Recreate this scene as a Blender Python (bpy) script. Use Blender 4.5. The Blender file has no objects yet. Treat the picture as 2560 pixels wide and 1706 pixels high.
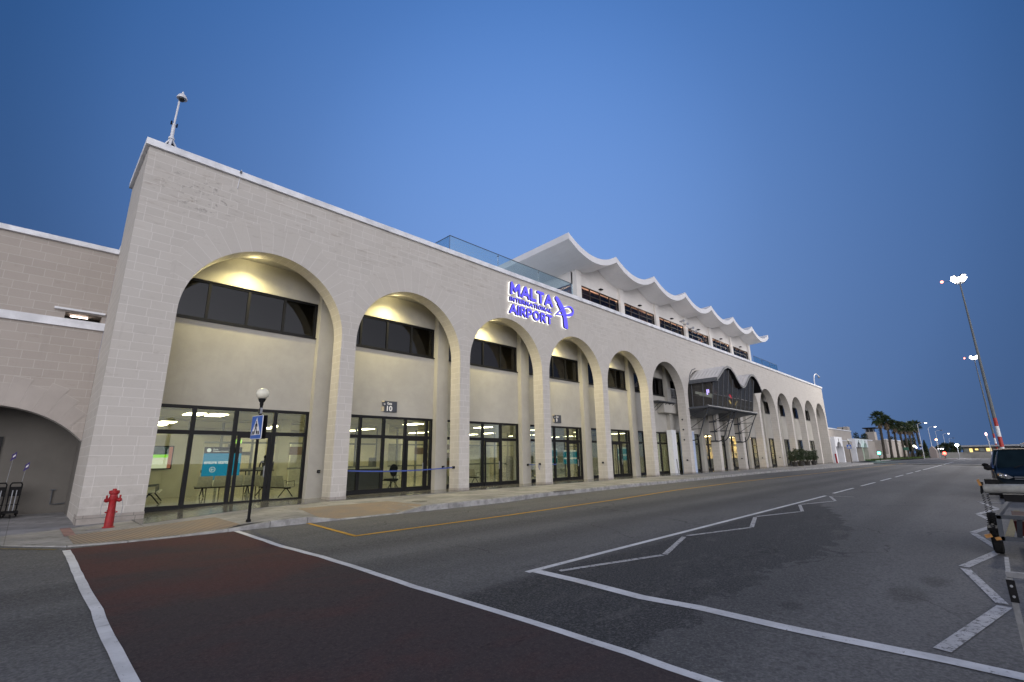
import bpy, math, random
from mathutils import Vector, Matrix
random.seed(7)
R = math.radians
scene = bpy.context.scene
C = scene.collection

# ---------------------------------------------------------------- camera
cam_d = bpy.data.cameras.new("camera")
cam_d.sensor_width = 36.0
cam_d.lens = 16.587
cam_d.clip_start = 0.05
cam_d.clip_end = 3000.0
cam = bpy.data.objects.new("camera", cam_d)
C.objects.link(cam)
yaw, pitch, roll = 0.7912411, 0.2431613, -0.0143669
fwd = Vector((math.sin(yaw)*math.cos(pitch), math.cos(yaw)*math.cos(pitch), math.sin(pitch)))
rt0 = Vector((math.cos(yaw), -math.sin(yaw), 0.0))
up0 = rt0.cross(fwd)
rt = rt0*math.cos(roll) + up0*math.sin(roll)
up = -rt0*math.sin(roll) + up0*math.cos(roll)
M = Matrix((( rt.x, up.x, -fwd.x, 0.0), (rt.y, up.y, -fwd.y, -17.4468), (rt.z, up.z, -fwd.z, 1.4), (0, 0, 0, 1)))
cam.matrix_world = M
scene.camera = cam

# ---------------------------------------------------------------- world, sun, exposure
w = bpy.data.worlds.new("World")
scene.world = w
w.use_nodes = True
nt = w.node_tree
bg = nt.nodes["Background"]
# clear dusk sky: colour by elevation, lens vignetting put in as dimming away from the north-east, afterglow behind the camera
def wn(kind, **kw):
    n = nt.nodes.new(kind)
    for k, v in kw.items():
        setattr(n, k, v)
    return n
def wmath(op, a, b=None, c=None):
    n = wn("ShaderNodeMath", operation=op)
    for i, v in enumerate((a, b, c)):
        if v is None: continue
        if isinstance(v, (int, float)): n.inputs[i].default_value = v
        else: nt.links.new(v, n.inputs[i])
    return n.outputs[0]
tc = wn("ShaderNodeTexCoord")
sep = wn("ShaderNodeSeparateXYZ")
nt.links.new(tc.outputs["Generated"], sep.inputs[0])
# brightness peaks to the north-east, low above the roof line
def wramp(src, stops):
    r_ = wn("ShaderNodeValToRGB"); e = r_.color_ramp.elements
    r_.color_ramp.interpolation = 'B_SPLINE'
    e[0].position = stops[0][0]; e[0].color = stops[0][1]+(1,); e[1].position = stops[-1][0]; e[1].color = stops[-1][1]+(1,)
    for q, c in stops[1:-1]: x_ = e.new(q); x_.color = c+(1,)
    nt.links.new(src, r_.inputs[0]); return r_.outputs[0]
dot = wmath('ADD', wmath('ADD', wmath('MULTIPLY', sep.outputs[0], .66), wmath('MULTIPLY', sep.outputs[1], .60)), wmath('MULTIPLY', sep.outputs[2], .45))
lum = wramp(dot, [(0.0, (.19,)*3), (.5, (.20,)*3), (.68, (.262,)*3), (.76, (.35,)*3), (.90, (.49,)*3), (1.0, (.74,)*3)])
def wlin(a0, bd, cz, lo, hi):
    v = wmath('ADD', wmath('ADD', wmath('MULTIPLY', dot, bd), wmath('MULTIPLY', sep.outputs[2], cz)), a0)
    return wmath('MINIMUM', wmath('MAXIMUM', v, lo), hi)
comb = wn("ShaderNodeCombineXYZ")
west = wmath('MINIMUM', wmath('MAXIMUM', wmath('MULTIPLY', wmath('SUBTRACT', .55, dot), 1.4), 0.0), 1.0)      # paler towards the afterglow
def wmixv(a, target): return wmath('ADD', wmath('MULTIPLY', a, wmath('SUBTRACT', 1.0, west)), wmath('MULTIPLY', west, target))
nt.links.new(wmixv(wlin(.034, .307, -.216, .10, .30), .62), comb.inputs[0]); nt.links.new(wmixv(wlin(.300, .242, -.18, .33, .49), .74), comb.inputs[1]); comb.inputs[2].default_value = 1.0
hue = comb.outputs[0]
mul = wn("ShaderNodeVectorMath", operation='MULTIPLY')
nt.links.new(lum, mul.inputs[0]); nt.links.new(hue, mul.inputs[1])
# afterglow in the west, behind the camera
back = wmath('ADD', wmath('MULTIPLY', sep.outputs[0], -0.55), wmath('MULTIPLY', sep.outputs[1], -0.835))
glow = wmath('MULTIPLY', wmath('POWER', wmath('MAXIMUM', back, 0.0), 1.3), wmath('POWER', wmath('SUBTRACT', 1.0, wmath('MINIMUM', wmath('MAXIMUM', sep.outputs[2], 0.0), 1.0)), 2.0))
gcol = wn("ShaderNodeVectorMath", operation='SCALE')
gcol.inputs[0].default_value = (3.95, 3.88, 4.1)
nt.links.new(glow, gcol.inputs[3])
add = wn("ShaderNodeVectorMath", operation='ADD')
nt.links.new(mul.outputs[0], add.inputs[0]); nt.links.new(gcol.outputs[0], add.inputs[1])
nt.links.new(add.outputs[0], bg.inputs[0])
bg.inputs[1].default_value = 1.0
sun_d = bpy.data.lights.new("sun", 'SUN')
sun_d.energy = 0.75
sun_d.angle = R(60)
sun_d.color = (1.0, 0.93, 0.92)
sun = bpy.data.objects.new("sun", sun_d)
C.objects.link(sun)
sdir = Vector((-0.55, -0.75, 0.42)).normalized()      # afterglow comes from behind the camera
sun.rotation_euler = sdir.to_track_quat('Z', 'Y').to_euler()
scene.view_settings.view_transform = 'Standard'
scene.view_settings.look = 'None'
scene.view_settings.exposure = 0.0
scene.view_settings.gamma = 1.0
scene.render.resolution_x, scene.render.resolution_y = 1024, 682

# ---------------------------------------------------------------- helpers
WPOS = {}
class MB:
    def __init__(s): s.v = []; s.f = []; s.uv = []; s.mi = []; s.sm = []
    def face(s, pts, uv=None, mi=0, sm=False):
        n = len(s.v); s.v += [tuple(p) for p in pts]; s.f.append(list(range(n, n+len(pts))))
        s.uv.append(uv); s.mi.append(mi); s.sm.append(sm); return s
    def idx(s, verts, faces, mi=0, sm=True):
        n = len(s.v); s.v += [tuple(p) for p in verts]
        for f in faces: s.f.append([n+i for i in f]); s.uv.append(None); s.mi.append(mi); s.sm.append(sm)
        return s
    def box(s, x0, y0, z0, x1, y1, z1, mi=0):
        P = [(x0,y0,z0),(x1,y0,z0),(x1,y1,z0),(x0,y1,z0),(x0,y0,z1),(x1,y0,z1),(x1,y1,z1),(x0,y1,z1)]
        for f in ((0,1,5,4),(1,2,6,5),(2,3,7,6),(3,0,4,7),(4,5,6,7),(3,2,1,0)):
            q = [P[i] for i in f]
            if f in ((0,1,5,4),(2,3,7,6)): uv = [(p[0],p[2]) for p in q]
            elif f in ((1,2,6,5),(3,0,4,7)): uv = [(p[1],p[2]) for p in q]
            else: uv = [(p[0],p[1]) for p in q]
            s.face(q, uv, mi)
        return s
    def obox(s, c, ax, ay, az, mi=0):
        c = Vector(c); ax = Vector(ax); ay = Vector(ay); az = Vector(az)
        P = [c+i*ax+j*ay+k*az for k in (-1,1) for (i,j) in ((-1,-1),(1,-1),(1,1),(-1,1))]
        return s.idx(P, ((0,1,5,4),(1,2,6,5),(2,3,7,6),(3,0,4,7),(4,5,6,7),(3,2,1,0)), mi, False)
    def tube(s, a, b, r, r2=None, n=8, mi=0, cap=True):
        return s.path([a, b], [r, r if r2 is None else r2], n, mi, cap)
    def path(s, pts, rad, n=8, mi=0, cap=True):
        pts = [Vector(p) for p in pts]
        if not isinstance(rad, (list, tuple)): rad = [rad]*len(pts)
        vs = []; m = len(pts)
        t0 = (pts[1]-pts[0]).normalized()
        ref = Vector((0,0,1)) if abs(t0.z) < .9 else Vector((1,0,0))
        u = t0.cross(ref).normalized()
        for i, p in enumerate(pts):
            t = (pts[min(i+1,m-1)]-pts[max(i-1,0)]).normalized()
            u = (u - t*u.dot(t)).normalized(); w_ = t.cross(u)
            for k in range(n):
                a = 2*math.pi*k/n
                vs.append(p + (u*math.cos(a)+w_*math.sin(a))*rad[i])
        fs = [(i*n+k, i*n+(k+1)%n, (i+1)*n+(k+1)%n, (i+1)*n+k) for i in range(m-1) for k in range(n)]
        if cap: fs += [tuple(reversed(range(n))), tuple(range((m-1)*n, m*n))]
        return s.idx(vs, fs, mi, True)
    def lathe(s, c, prof, n=16, mi=0, sx=1.0, sy=1.0):
        vs = [(c[0]+r*sx*math.cos(2*math.pi*k/n), c[1]+r*sy*math.sin(2*math.pi*k/n), c[2]+z) for r, z in prof for k in range(n)]
        m = len(prof)
        fs = [(i*n+k, i*n+(k+1)%n, (i+1)*n+(k+1)%n, (i+1)*n+k) for i in range(m-1) for k in range(n)]
        if prof[0][0] > 1e-4: fs.append(tuple(reversed(range(n))))
        if prof[-1][0] > 1e-4: fs.append(tuple(range((m-1)*n, m*n)))
        return s.idx(vs, fs, mi, True)
    def ball(s, c, rx, ry, rz, n=14, m=8, mi=0):
        prof = [(max(math.sin(math.pi*i/m), .0005), -math.cos(math.pi*i/m)*rz) for i in range(m+1)]
        return s.lathe(c, prof, n, mi, rx, ry)
    def prism(s, poly, f, d0, d1, mi=0):
        """poly: 2-D outline; f(a, b, d) -> 3-D point"""
        n = len(poly)
        A = [f(a, b, d0) for a, b in poly]; B = [f(a, b, d1) for a, b in poly]
        fs = [tuple(range(n)), tuple(reversed(range(n, 2*n)))] + [((i+1) % n, i, n+i, n+(i+1) % n) for i in range(n)]
        return s.idx(A+B, fs, mi, False)
    def stroke(s, pts, wid, f, d0, d1, mi=0):
        pts = [Vector(p) for p in pts]; L = []; Rr = []
        for i, p in enumerate(pts):
            t = (pts[min(i+1,len(pts)-1)]-pts[max(i-1,0)]).normalized(); nrm = Vector((-t.y, t.x))
            wd = wid[i] if isinstance(wid, (list, tuple)) else wid
            L.append(p+nrm*wd/2); Rr.append(p-nrm*wd/2)
        m = len(pts)
        V_ = [f(p.x, p.y, d) for d in (d0, d1) for p in L+Rr]
        fs = []
        for i in range(m-1):
            fs.append((i, i+1, m+i+1, m+i)); fs.append((2*m+i+1, 2*m+i, 3*m+i, 3*m+i+1))
            fs.append((i+1, i, 2*m+i, 2*m+i+1)); fs.append((m+i, m+i+1, 3*m+i+1, 3*m+i))
        fs.append((0, m, 3*m, 2*m)); fs.append((2*m-1, m-1, 3*m-1, 4*m-1))
        return s.idx(V_, fs, mi, False)

def obj(name, mb, mats, parent=None, loc=None, **tags):
    o_ = WPOS[parent.name] if parent else Vector(loc or (0,0,0))
    me = bpy.data.meshes.new(name)
    me.from_pydata([(v[0]-o_.x, v[1]-o_.y, v[2]-o_.z) for v in mb.v], [], mb.f)
    if any(u is not None for u in mb.uv):
        ul = me.uv_layers.new(name="UVMap"); k = 0
        for fi, f in enumerate(mb.f):
            for j in range(len(f)):
                if mb.uv[fi] is not None: ul.data[k].uv = mb.uv[fi][j]
                k += 1
    if not isinstance(mats, (list, tuple)): mats = [mats]
    for m in mats: me.materials.append(m)
    me.polygons.foreach_set("material_index", mb.mi)
    me.polygons.foreach_set("use_smooth", mb.sm)
    me.validate(); me.update()
    if any(mb.sm):
        me.set_sharp_from_angle(angle=R(38))
    o = bpy.data.objects.new(name, me); C.objects.link(o)
    if parent: o.parent = parent
    else: o.location = o_
    WPOS[o.name] = o_.copy() if parent else o_
    for k, v in tags.items(): o[k] = v
    return o
def thing(name, label, cat, loc, group=None):
    e = bpy.data.objects.new(name, None); C.objects.link(e)
    e.location = loc; e.empty_display_size = .3
    e["label"] = label; e["category"] = cat
    if group: e["group"] = group
    WPOS[e.name] = Vector(loc)
    return e
def struct(name, mb, mat): return obj(name, mb, mat, kind="structure")
def dup(root, loc, label=None, rz=None, scale=None):
    r = root.copy(); C.objects.link(r); r.location = loc
    if rz is not None: r.rotation_euler = (0, 0, rz)
    if scale is not None: r.scale = (scale,)*3
    if label: r["label"] = label
    for ch in list(root.children):
        c = ch.copy(); C.objects.link(c); c.parent = r
        for g in ch.children:
            d = g.copy(); C.objects.link(d); d.parent = c
    return r

# ---------------------------------------------------------------- materials
class NT:
    def __init__(s, name):
        s.m = bpy.data.materials.new(name); s.m.use_nodes = True
        s.t = s.m.node_tree; s.t.nodes.clear()
        s.out = s.t.nodes.new("ShaderNodeOutputMaterial")
    def n(s, kind, ins=None, **kw):
        nd = s.t.nodes.new(kind)
        for k, v in kw.items(): setattr(nd, k, v)
        for k, v in (ins or {}).items(): s.set(nd.inputs[k], v)
        return nd
    def set(s, sock, v):
        if isinstance(v, bpy.types.NodeSocket): s.t.links.new(v, sock)
        elif isinstance(v, tuple) and len(v) == 3 and sock.type == 'RGBA': sock.default_value = v+(1,)
        else: sock.default_value = v
    def math(s, op, *a):
        nd = s.t.nodes.new("ShaderNodeMath"); nd.operation = op
        for i, v in enumerate(a): s.set(nd.inputs[i], v)
        return nd.outputs[0]
    def noise(s, vec, scale, detail=4, rough=.55, dist=0.0):
        return s.n("ShaderNodeTexNoise", {"Vector": vec, "Scale": scale, "Detail": detail, "Roughness": rough, "Distortion": dist}).outputs[0]
    def ramp(s, fac, p0, p1, c0=(0,0,0), c1=(1,1,1)):
        nd = s.n("ShaderNodeValToRGB", {"Fac": fac}); e = nd.color_ramp.elements
        e[0].position = p0; e[1].position = p1; e[0].color = c0+(1,); e[1].color = c1+(1,)
        return nd.outputs[0]
    def smooth(s, v, a, b):
        nd = s.n("ShaderNodeMapRange", {"Value": v, "From Min": a, "From Max": b}, interpolation_type='SMOOTHSTEP')
        return nd.outputs[0]
    def mix(s, fac, a, b, mode='MIX'):
        nd = s.t.nodes.new("ShaderNodeMix"); nd.data_type = 'RGBA'; nd.blend_type = mode
        s.set(nd.inputs[0], fac); s.set(nd.inputs[6], a); s.set(nd.inputs[7], b)
        return nd.outputs[2]
    def vscale(s, vec, sc):
        nd = s.n("ShaderNodeMapping", {"Vector": vec}); nd.inputs["Scale"].default_value = sc; return nd.outputs[0]
    def bump(s, h, strength=.3, dist=.02):
        return s.n("ShaderNodeBump", {"Height": h, "Strength": strength, "Distance": dist}).outputs[0]
    def pbr(s, color, rough=.6, metal=0.0, normal=None, spec=.5, **kw):
        ins = {"Base Color": color, "Roughness": rough, "Metallic": metal, "Specular IOR Level": spec}
        ins.update(kw)
        if normal is not None: ins["Normal"] = normal
        p = s.n("ShaderNodeBsdfPrincipled", ins)
        s.t.links.new(p.outputs[0], s.out.inputs[0]); return s.m
def coords(k): return k.n("ShaderNodeTexCoord").outputs["Object"]
def geom(k): return k.n("ShaderNodeNewGeometry").outputs["Position"]

def plain(name, col, rough=.6, metal=0.0, var=.12, scale=6.0, bump=.08, spec=.5):
    k = NT(name); g = geom(k)
    a = k.noise(g, scale, 5, .6)
    c = k.mix(k.math('MULTIPLY', k.smooth(a, .3, .7), 1.0), tuple(x*(1-var) for x in col), tuple(min(1, x*(1+var)) for x in col))
    return k.pbr(c, rough, metal, k.bump(k.noise(g, scale*9, 4, .6), bump, .01), spec)
def emit(name, col, st):
    k = NT(name); e = k.n("ShaderNodeEmission", {"Color": col, "Strength": st})
    k.t.links.new(e.outputs[0], k.out.inputs[0]); return k.m

S = 5.986                       # bay spacing
PX = lambda k: 8.10 + (k-2)*S   # left front edge of pillar k (1..15)
PWID = .611
ZC, RAD = 6.07, 2.6875

def stone(name, base, mortar, vous=False, bw=.56, bh=.272, grime=1.0):
    k = NT(name)
    uv = k.n("ShaderNodeTexCoord").outputs["UV"]; g = geom(k)
    wob = k.n("ShaderNodeVectorMath", {0: uv, 1: k.n("ShaderNodeVectorMath", {0: k.n("ShaderNodeTexNoise", {"Vector": g, "Scale": 1.3, "Detail": 2.0}).outputs[1], 3: .012}, operation='SCALE').outputs[0]}, operation='ADD').outputs[0]
    br = k.n("ShaderNodeTexBrick", {"Vector": wob, "Color1": tuple(x*.955 for x in base), "Color2": tuple(x*1.035 for x in base), "Mortar": mortar,
             "Scale": 1.0, "Mortar Size": .0085, "Mortar Smooth": .25, "Bias": 0.0, "Brick Width": bw, "Row Height": bh}, offset=.43, offset_frequency=2, squash=.86, squash_frequency=3)
    col = br.outputs[0]
    if vous:
        sp = k.n("ShaderNodeSeparateXYZ", {0: uv}); u, v = sp.outputs[0], sp.outputs[1]
        cx0 = PX(2)+PWID+RAD
        t = k.math('SUBTRACT', k.math('FLOORED_MODULO', k.math('ADD', k.math('SUBTRACT', u, cx0), S/2+100*S), S), S/2)
        dz = k.math('SUBTRACT', v, ZC)
        ang = k.math('ARCTAN2', dz, t)
        r = k.math('SQRT', k.math('ADD', k.math('MULTIPLY', t, t), k.math('MULTIPLY', dz, dz)))
        NV = 25.0
        fr = k.math('MULTIPLY', ang, NV/math.pi)
        cell = k.math('FLOOR', fr)
        fd = k.math('ABSOLUTE', k.math('SUBTRACT', k.math('FRACT', fr), .5))
        jd = k.math('MULTIPLY', k.math('SUBTRACT', .5, fd), k.math('MULTIPLY', r, math.pi/NV))     # distance to joint in metres
        joint = k.math('SUBTRACT', 1.0, k.smooth(jd, .006, .013))
        # stepped outer edge of the ring follows the courses
        alt = k.math('MULTIPLY', k.math('FLOORED_MODULO', cell, 2.0), .16)
        outer = k.math('ADD', k.math('ADD', RAD+.62, alt), k.math('MULTIPLY', k.smooth(k.math('ABSOLUTE', k.math('SUBTRACT', ang, math.pi/2)), 1.35, .2), .42))
        inside = k.math('MULTIPLY', k.math('MULTIPLY', k.math('GREATER_THAN', u, 2.32), k.math('LESS_THAN', r, outer)), k.math('GREATER_THAN', k.math('SINE', ang), .36))
        edge = k.math('SUBTRACT', 1.0, k.smooth(k.math('ABSOLUTE', k.math('SUBTRACT', r, outer)), .005, .012))
        rnd = k.n("ShaderNodeTexWhiteNoise", {"W": k.math('ADD', cell, k.math('MULTIPLY', k.math('FLOOR', k.math('DIVIDE', k.math('SUBTRACT', u, cx0-S/2), S)), 31.0))}, noise_dimensions='1D').outputs[0]
        vcol = k.mix(rnd, tuple(x*.975 for x in base), tuple(x*1.025 for x in base))
        vcol = k.mix(k.math('MULTIPLY', k.math('MAXIMUM', joint, k.math('MULTIPLY', edge, .5)), .7), vcol, mortar)
        col = k.mix(inside, col, vcol)
    # weathering: broad tone, sandy blotches and small dark abrasions
    tone = k.noise(g, .55, 5, .6)
    col = k.mix(k.math('MULTIPLY', k.smooth(tone, .35, .72), .30*grime), col, k.mix(.5, col, (base[0]*.80, base[1]*.76, base[2]*.70)))
    gs = k.vscale(g, (.9, 1.0, 2.6))
    blot = k.smooth(k.noise(gs, 2.1, 7, .72), .56, .72)
    col = k.mix(k.math('MULTIPLY', blot, .38*grime), col, (.27, .235, .20))
    dark = k.smooth(k.noise(k.vscale(g, (1.2, 1.0, 2.2)), 5.5, 6, .7), .73, .80)
    area = k.smooth(k.noise(g, .45, 2, .5), .55, .68)
    col = k.mix(k.math('MULTIPLY', k.math('MULTIPLY', dark, area), .85*grime), col, (.12, .11, .10))
    if vous:      # scraped patch and dark score marks high on the left end of the wall
        sg = k.n("ShaderNodeSeparateXYZ", {0: g}); e = [k.math('DIVIDE', k.math('SUBTRACT', sg.outputs[i_], c_), r_) for i_, c_, r_ in ((0, 2.75, 1.5), (2, 10.2, 1.0))]
        patch = k.math('SUBTRACT', 1.0, k.smooth(k.math('SQRT', k.math('ADD', k.math('MULTIPLY', e[0], e[0]), k.math('MULTIPLY', e[1], e[1]))), .35, 1.1))
        m1 = k.smooth(k.noise(k.vscale(g, (1.0, 1, 1.8)), 3.6, 7, .78, .3), .56, .60)
        col = k.mix(k.math('MULTIPLY', k.math('MULTIPLY', patch, m1), .5), col, (.11, .105, .10))
        st = k.smooth(k.noise(k.vscale(g, (.5, 1, 3.5)), 1.7, 7, .75), .54, .66)
        top_ = k.smooth(sg.outputs[2], 7.6, 10.4)
        col = k.mix(k.math('MULTIPLY', k.math('MULTIPLY', st, top_), .42), col, (.27, .215, .17))
    low = k.n("ShaderNodeSeparateXYZ", {0: g}).outputs[2]
    col = k.mix(k.math('MULTIPLY', k.math('MULTIPLY', k.math('SUBTRACT', 1.0, k.smooth(low, .1, 1.3)), k.smooth(k.noise(g, 2.6, 6, .7), .42, .68)), .35*grime), col, (.24, .215, .19))
    drip = k.smooth(k.noise(k.vscale(g, (4.5, 4.5, .25)), 1.3, 5, .65), .58, .74)
    col = k.mix(k.math('MULTIPLY', drip, .20*grime), col, (.26, .24, .215))
    fine = k.noise(g, 22, 5, .7)
    col = k.mix(k.math('MULTIPLY', k.smooth(fine, .3, .75), .12), col, (base[0]*.7, base[1]*.7, base[2]*.7))
    h = k.math('ADD', k.math('MULTIPLY', fine, .5), k.math('MULTIPLY', k.noise(g, 90, 3, .6), .4))
    return k.pbr(col, .88, 0, k.bump(h, .22, .012), .25)

M_STONE = stone("limestone_facade", (.52, .492, .455), (.635, .61, .58), True)
M_REVEAL = stone("limestone_reveal", (.50, .47, .425), (.62, .595, .56), False, .60, .272, .5)
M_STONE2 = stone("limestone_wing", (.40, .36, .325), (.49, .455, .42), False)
M_COPE = plain("coping_render", (.72, .73, .76), .8, 0, .16, 1.6, .2)
M_RENDER = None
def render_mat(name, base, var=.09):
    k = NT(name); g = geom(k)
    c = k.mix(k.smooth(k.noise(g, .9, 6, .65), .3, .72), tuple(x*(1-var) for x in base), tuple(x*(1+var*.6) for x in base))
    st = k.smooth(k.noise(k.vscale(g, (3.0, 3.0, .35)), 1.6, 5, .6), .56, .75)
    c = k.mix(k.math('MULTIPLY', st, .16), c, tuple(x*.68 for x in base))
    h = k.noise(g, 55, 5, .7)
    c = k.mix(k.math('MULTIPLY', k.smooth(h, .3, .8), .12), c, tuple(x*.62 for x in base))
    return k.pbr(c, .9, 0, k.bump(h, .35, .012), .2)
M_RENDER = render_mat("textured_render_wall", (.40, .385, .35))
M_RENDERL = render_mat("shade_toned_wing_render", (.155, .145, .13))  # wall colour darkened to imitate the deep shade under the low arch
M_WHITEW = render_mat("white_render", (.72, .69, .65), .05)
M_SOFFIT = render_mat("white_shell_soffit", (.88, .87, .86), .04)
M_SHELLEDGE = render_mat("white_shell_edge", (.74, .74, .76), .06)
M_ALU = plain("black_aluminium", (.008, .008, .009), .4, 0, .15, 4, .03, .2)
M_BRONZE = plain("dark_bronze_frame", (.022, .016, .014), .5, 0, .15, 4, .03, .2)
M_STEEL = plain("grey_blue_painted_steel", (.085, .092, .105), .5, .1, .2, 5, .05)
M_STEEL_L = plain("galvanised_steel", (.26, .27, .29), .55, .3, .2, 8, .06)
M_WPAINT = plain("white_painted_metal", (.66, .67, .70), .5, 0, .04, 7, .0)
M_BLACK = plain("black_plastic", (.012, .012, .013), .75, 0, .2, 10, .05, .12)
M_RUBBER = plain("rubber", (.014, .014, .014), .9, 0, .3, 14, .2, .1)
M_RED = plain("red_cast_iron_paint", (.30, .006, .010), .5, .1, .2, 9, .08)
M_RUBBERY = plain("amber_reflector", (.36, .17, .04), .4, 0, .2, 20, .02)

def glass(name, tint, rough=.005, ior=1.5, boost=1.0):
    k = NT(name)
    fr = k.n("ShaderNodeFresnel", {"IOR": ior}).outputs[0]
    tr = k.n("ShaderNodeBsdfTransparent", {"Color": tint}); gl = k.n("ShaderNodeBsdfGlossy", {"Roughness": rough, "Color": (.95, .97, 1.0)})
    mx = k.n("ShaderNodeMixShader", {0: k.math('MINIMUM', k.math('MULTIPLY', fr, boost), 1.0), 1: tr.outputs[0], 2: gl.outputs[0]})
    k.t.links.new(mx.outputs[0], k.out.inputs[0]); return k.m
M_GLASS = glass("clear_shop_glass", (.93, .95, .86), .004, 1.45, .75)
M_GLASS_T = glass("tinted_window_glass", (.24, .21, .20), .01, 1.5, .85)
M_GLASS_R = glass("blue_green_railing_glass", (.88, .975, .985), .01, 1.5, .5)
def greyed_glass(name, tint, refl_grey, amt):
    k = NT(name); fr = k.n("ShaderNodeFresnel", {"IOR": 1.45}).outputs[0]
    tr = k.n("ShaderNodeBsdfTransparent", {"Color": tint}); gl = k.n("ShaderNodeBsdfGlossy", {"Roughness": .02}); df = k.n("ShaderNodeBsdfDiffuse", {"Color": refl_grey})
    m1 = k.n("ShaderNodeMixShader", {0: amt, 1: tr.outputs[0], 2: df.outputs[0]})
    m2 = k.n("ShaderNodeMixShader", {0: k.math('MULTIPLY', fr, .6), 1: m1.outputs[0], 2: gl.outputs[0]})
    k.t.links.new(m2.outputs[0], k.out.inputs[0]); return k.m
M_GLASS_P = greyed_glass("grey_reflection_pod_glass", (.40, .40, .40), (.17, .165, .155), .28)  # diffuse grey painted in for reflections of surroundings that are not modelled
M_GLASS_PX = glass("smoked_pod_glass", (.36, .37, .37), .01, 1.5, .75)

# ---------------------------------------------------------------- ground
def sm(a, b, x):
    t = min(1.0, max(0.0, (x-a)/(b-a))); return t*t*(3-2*t)
def rz(y): return -.15 + .02*(max(y, -22.0)+3.0)
def base_z(x): return -.16*(1-sm(1.2, 6.0, x))
def kerb_y(x):
    P = [(-30, -3.0), (-.1, -3.15), (0.9, -4.25), (1.5, -4.45), (12, -4.45), (16, -3.95), (24, -3.65), (46, -3.35), (54, -3.75), (66, -4.5), (88, -4.7), (91, -1.5), (130, -1.2)]
    for (a, ya), (b, yb) in zip(P, P[1:]):
        if x <= b: return ya+(yb-ya)*sm(a, b, x)
    return P[-1][1]
def drop(x): return max(sm(.4, .95, x)*(1-sm(3.3, 4.0, x)), sm(5.3, 6.1, x)*(1-sm(8.5, 9.3, x)))
def pav_z(x, y):
    b = base_z(x); d = drop(x)*sm(-2.0, -4.2, y) if drop(x) > 0 else 0
    return b + (rz(kerb_y(x))+.022-b)*d

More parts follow.
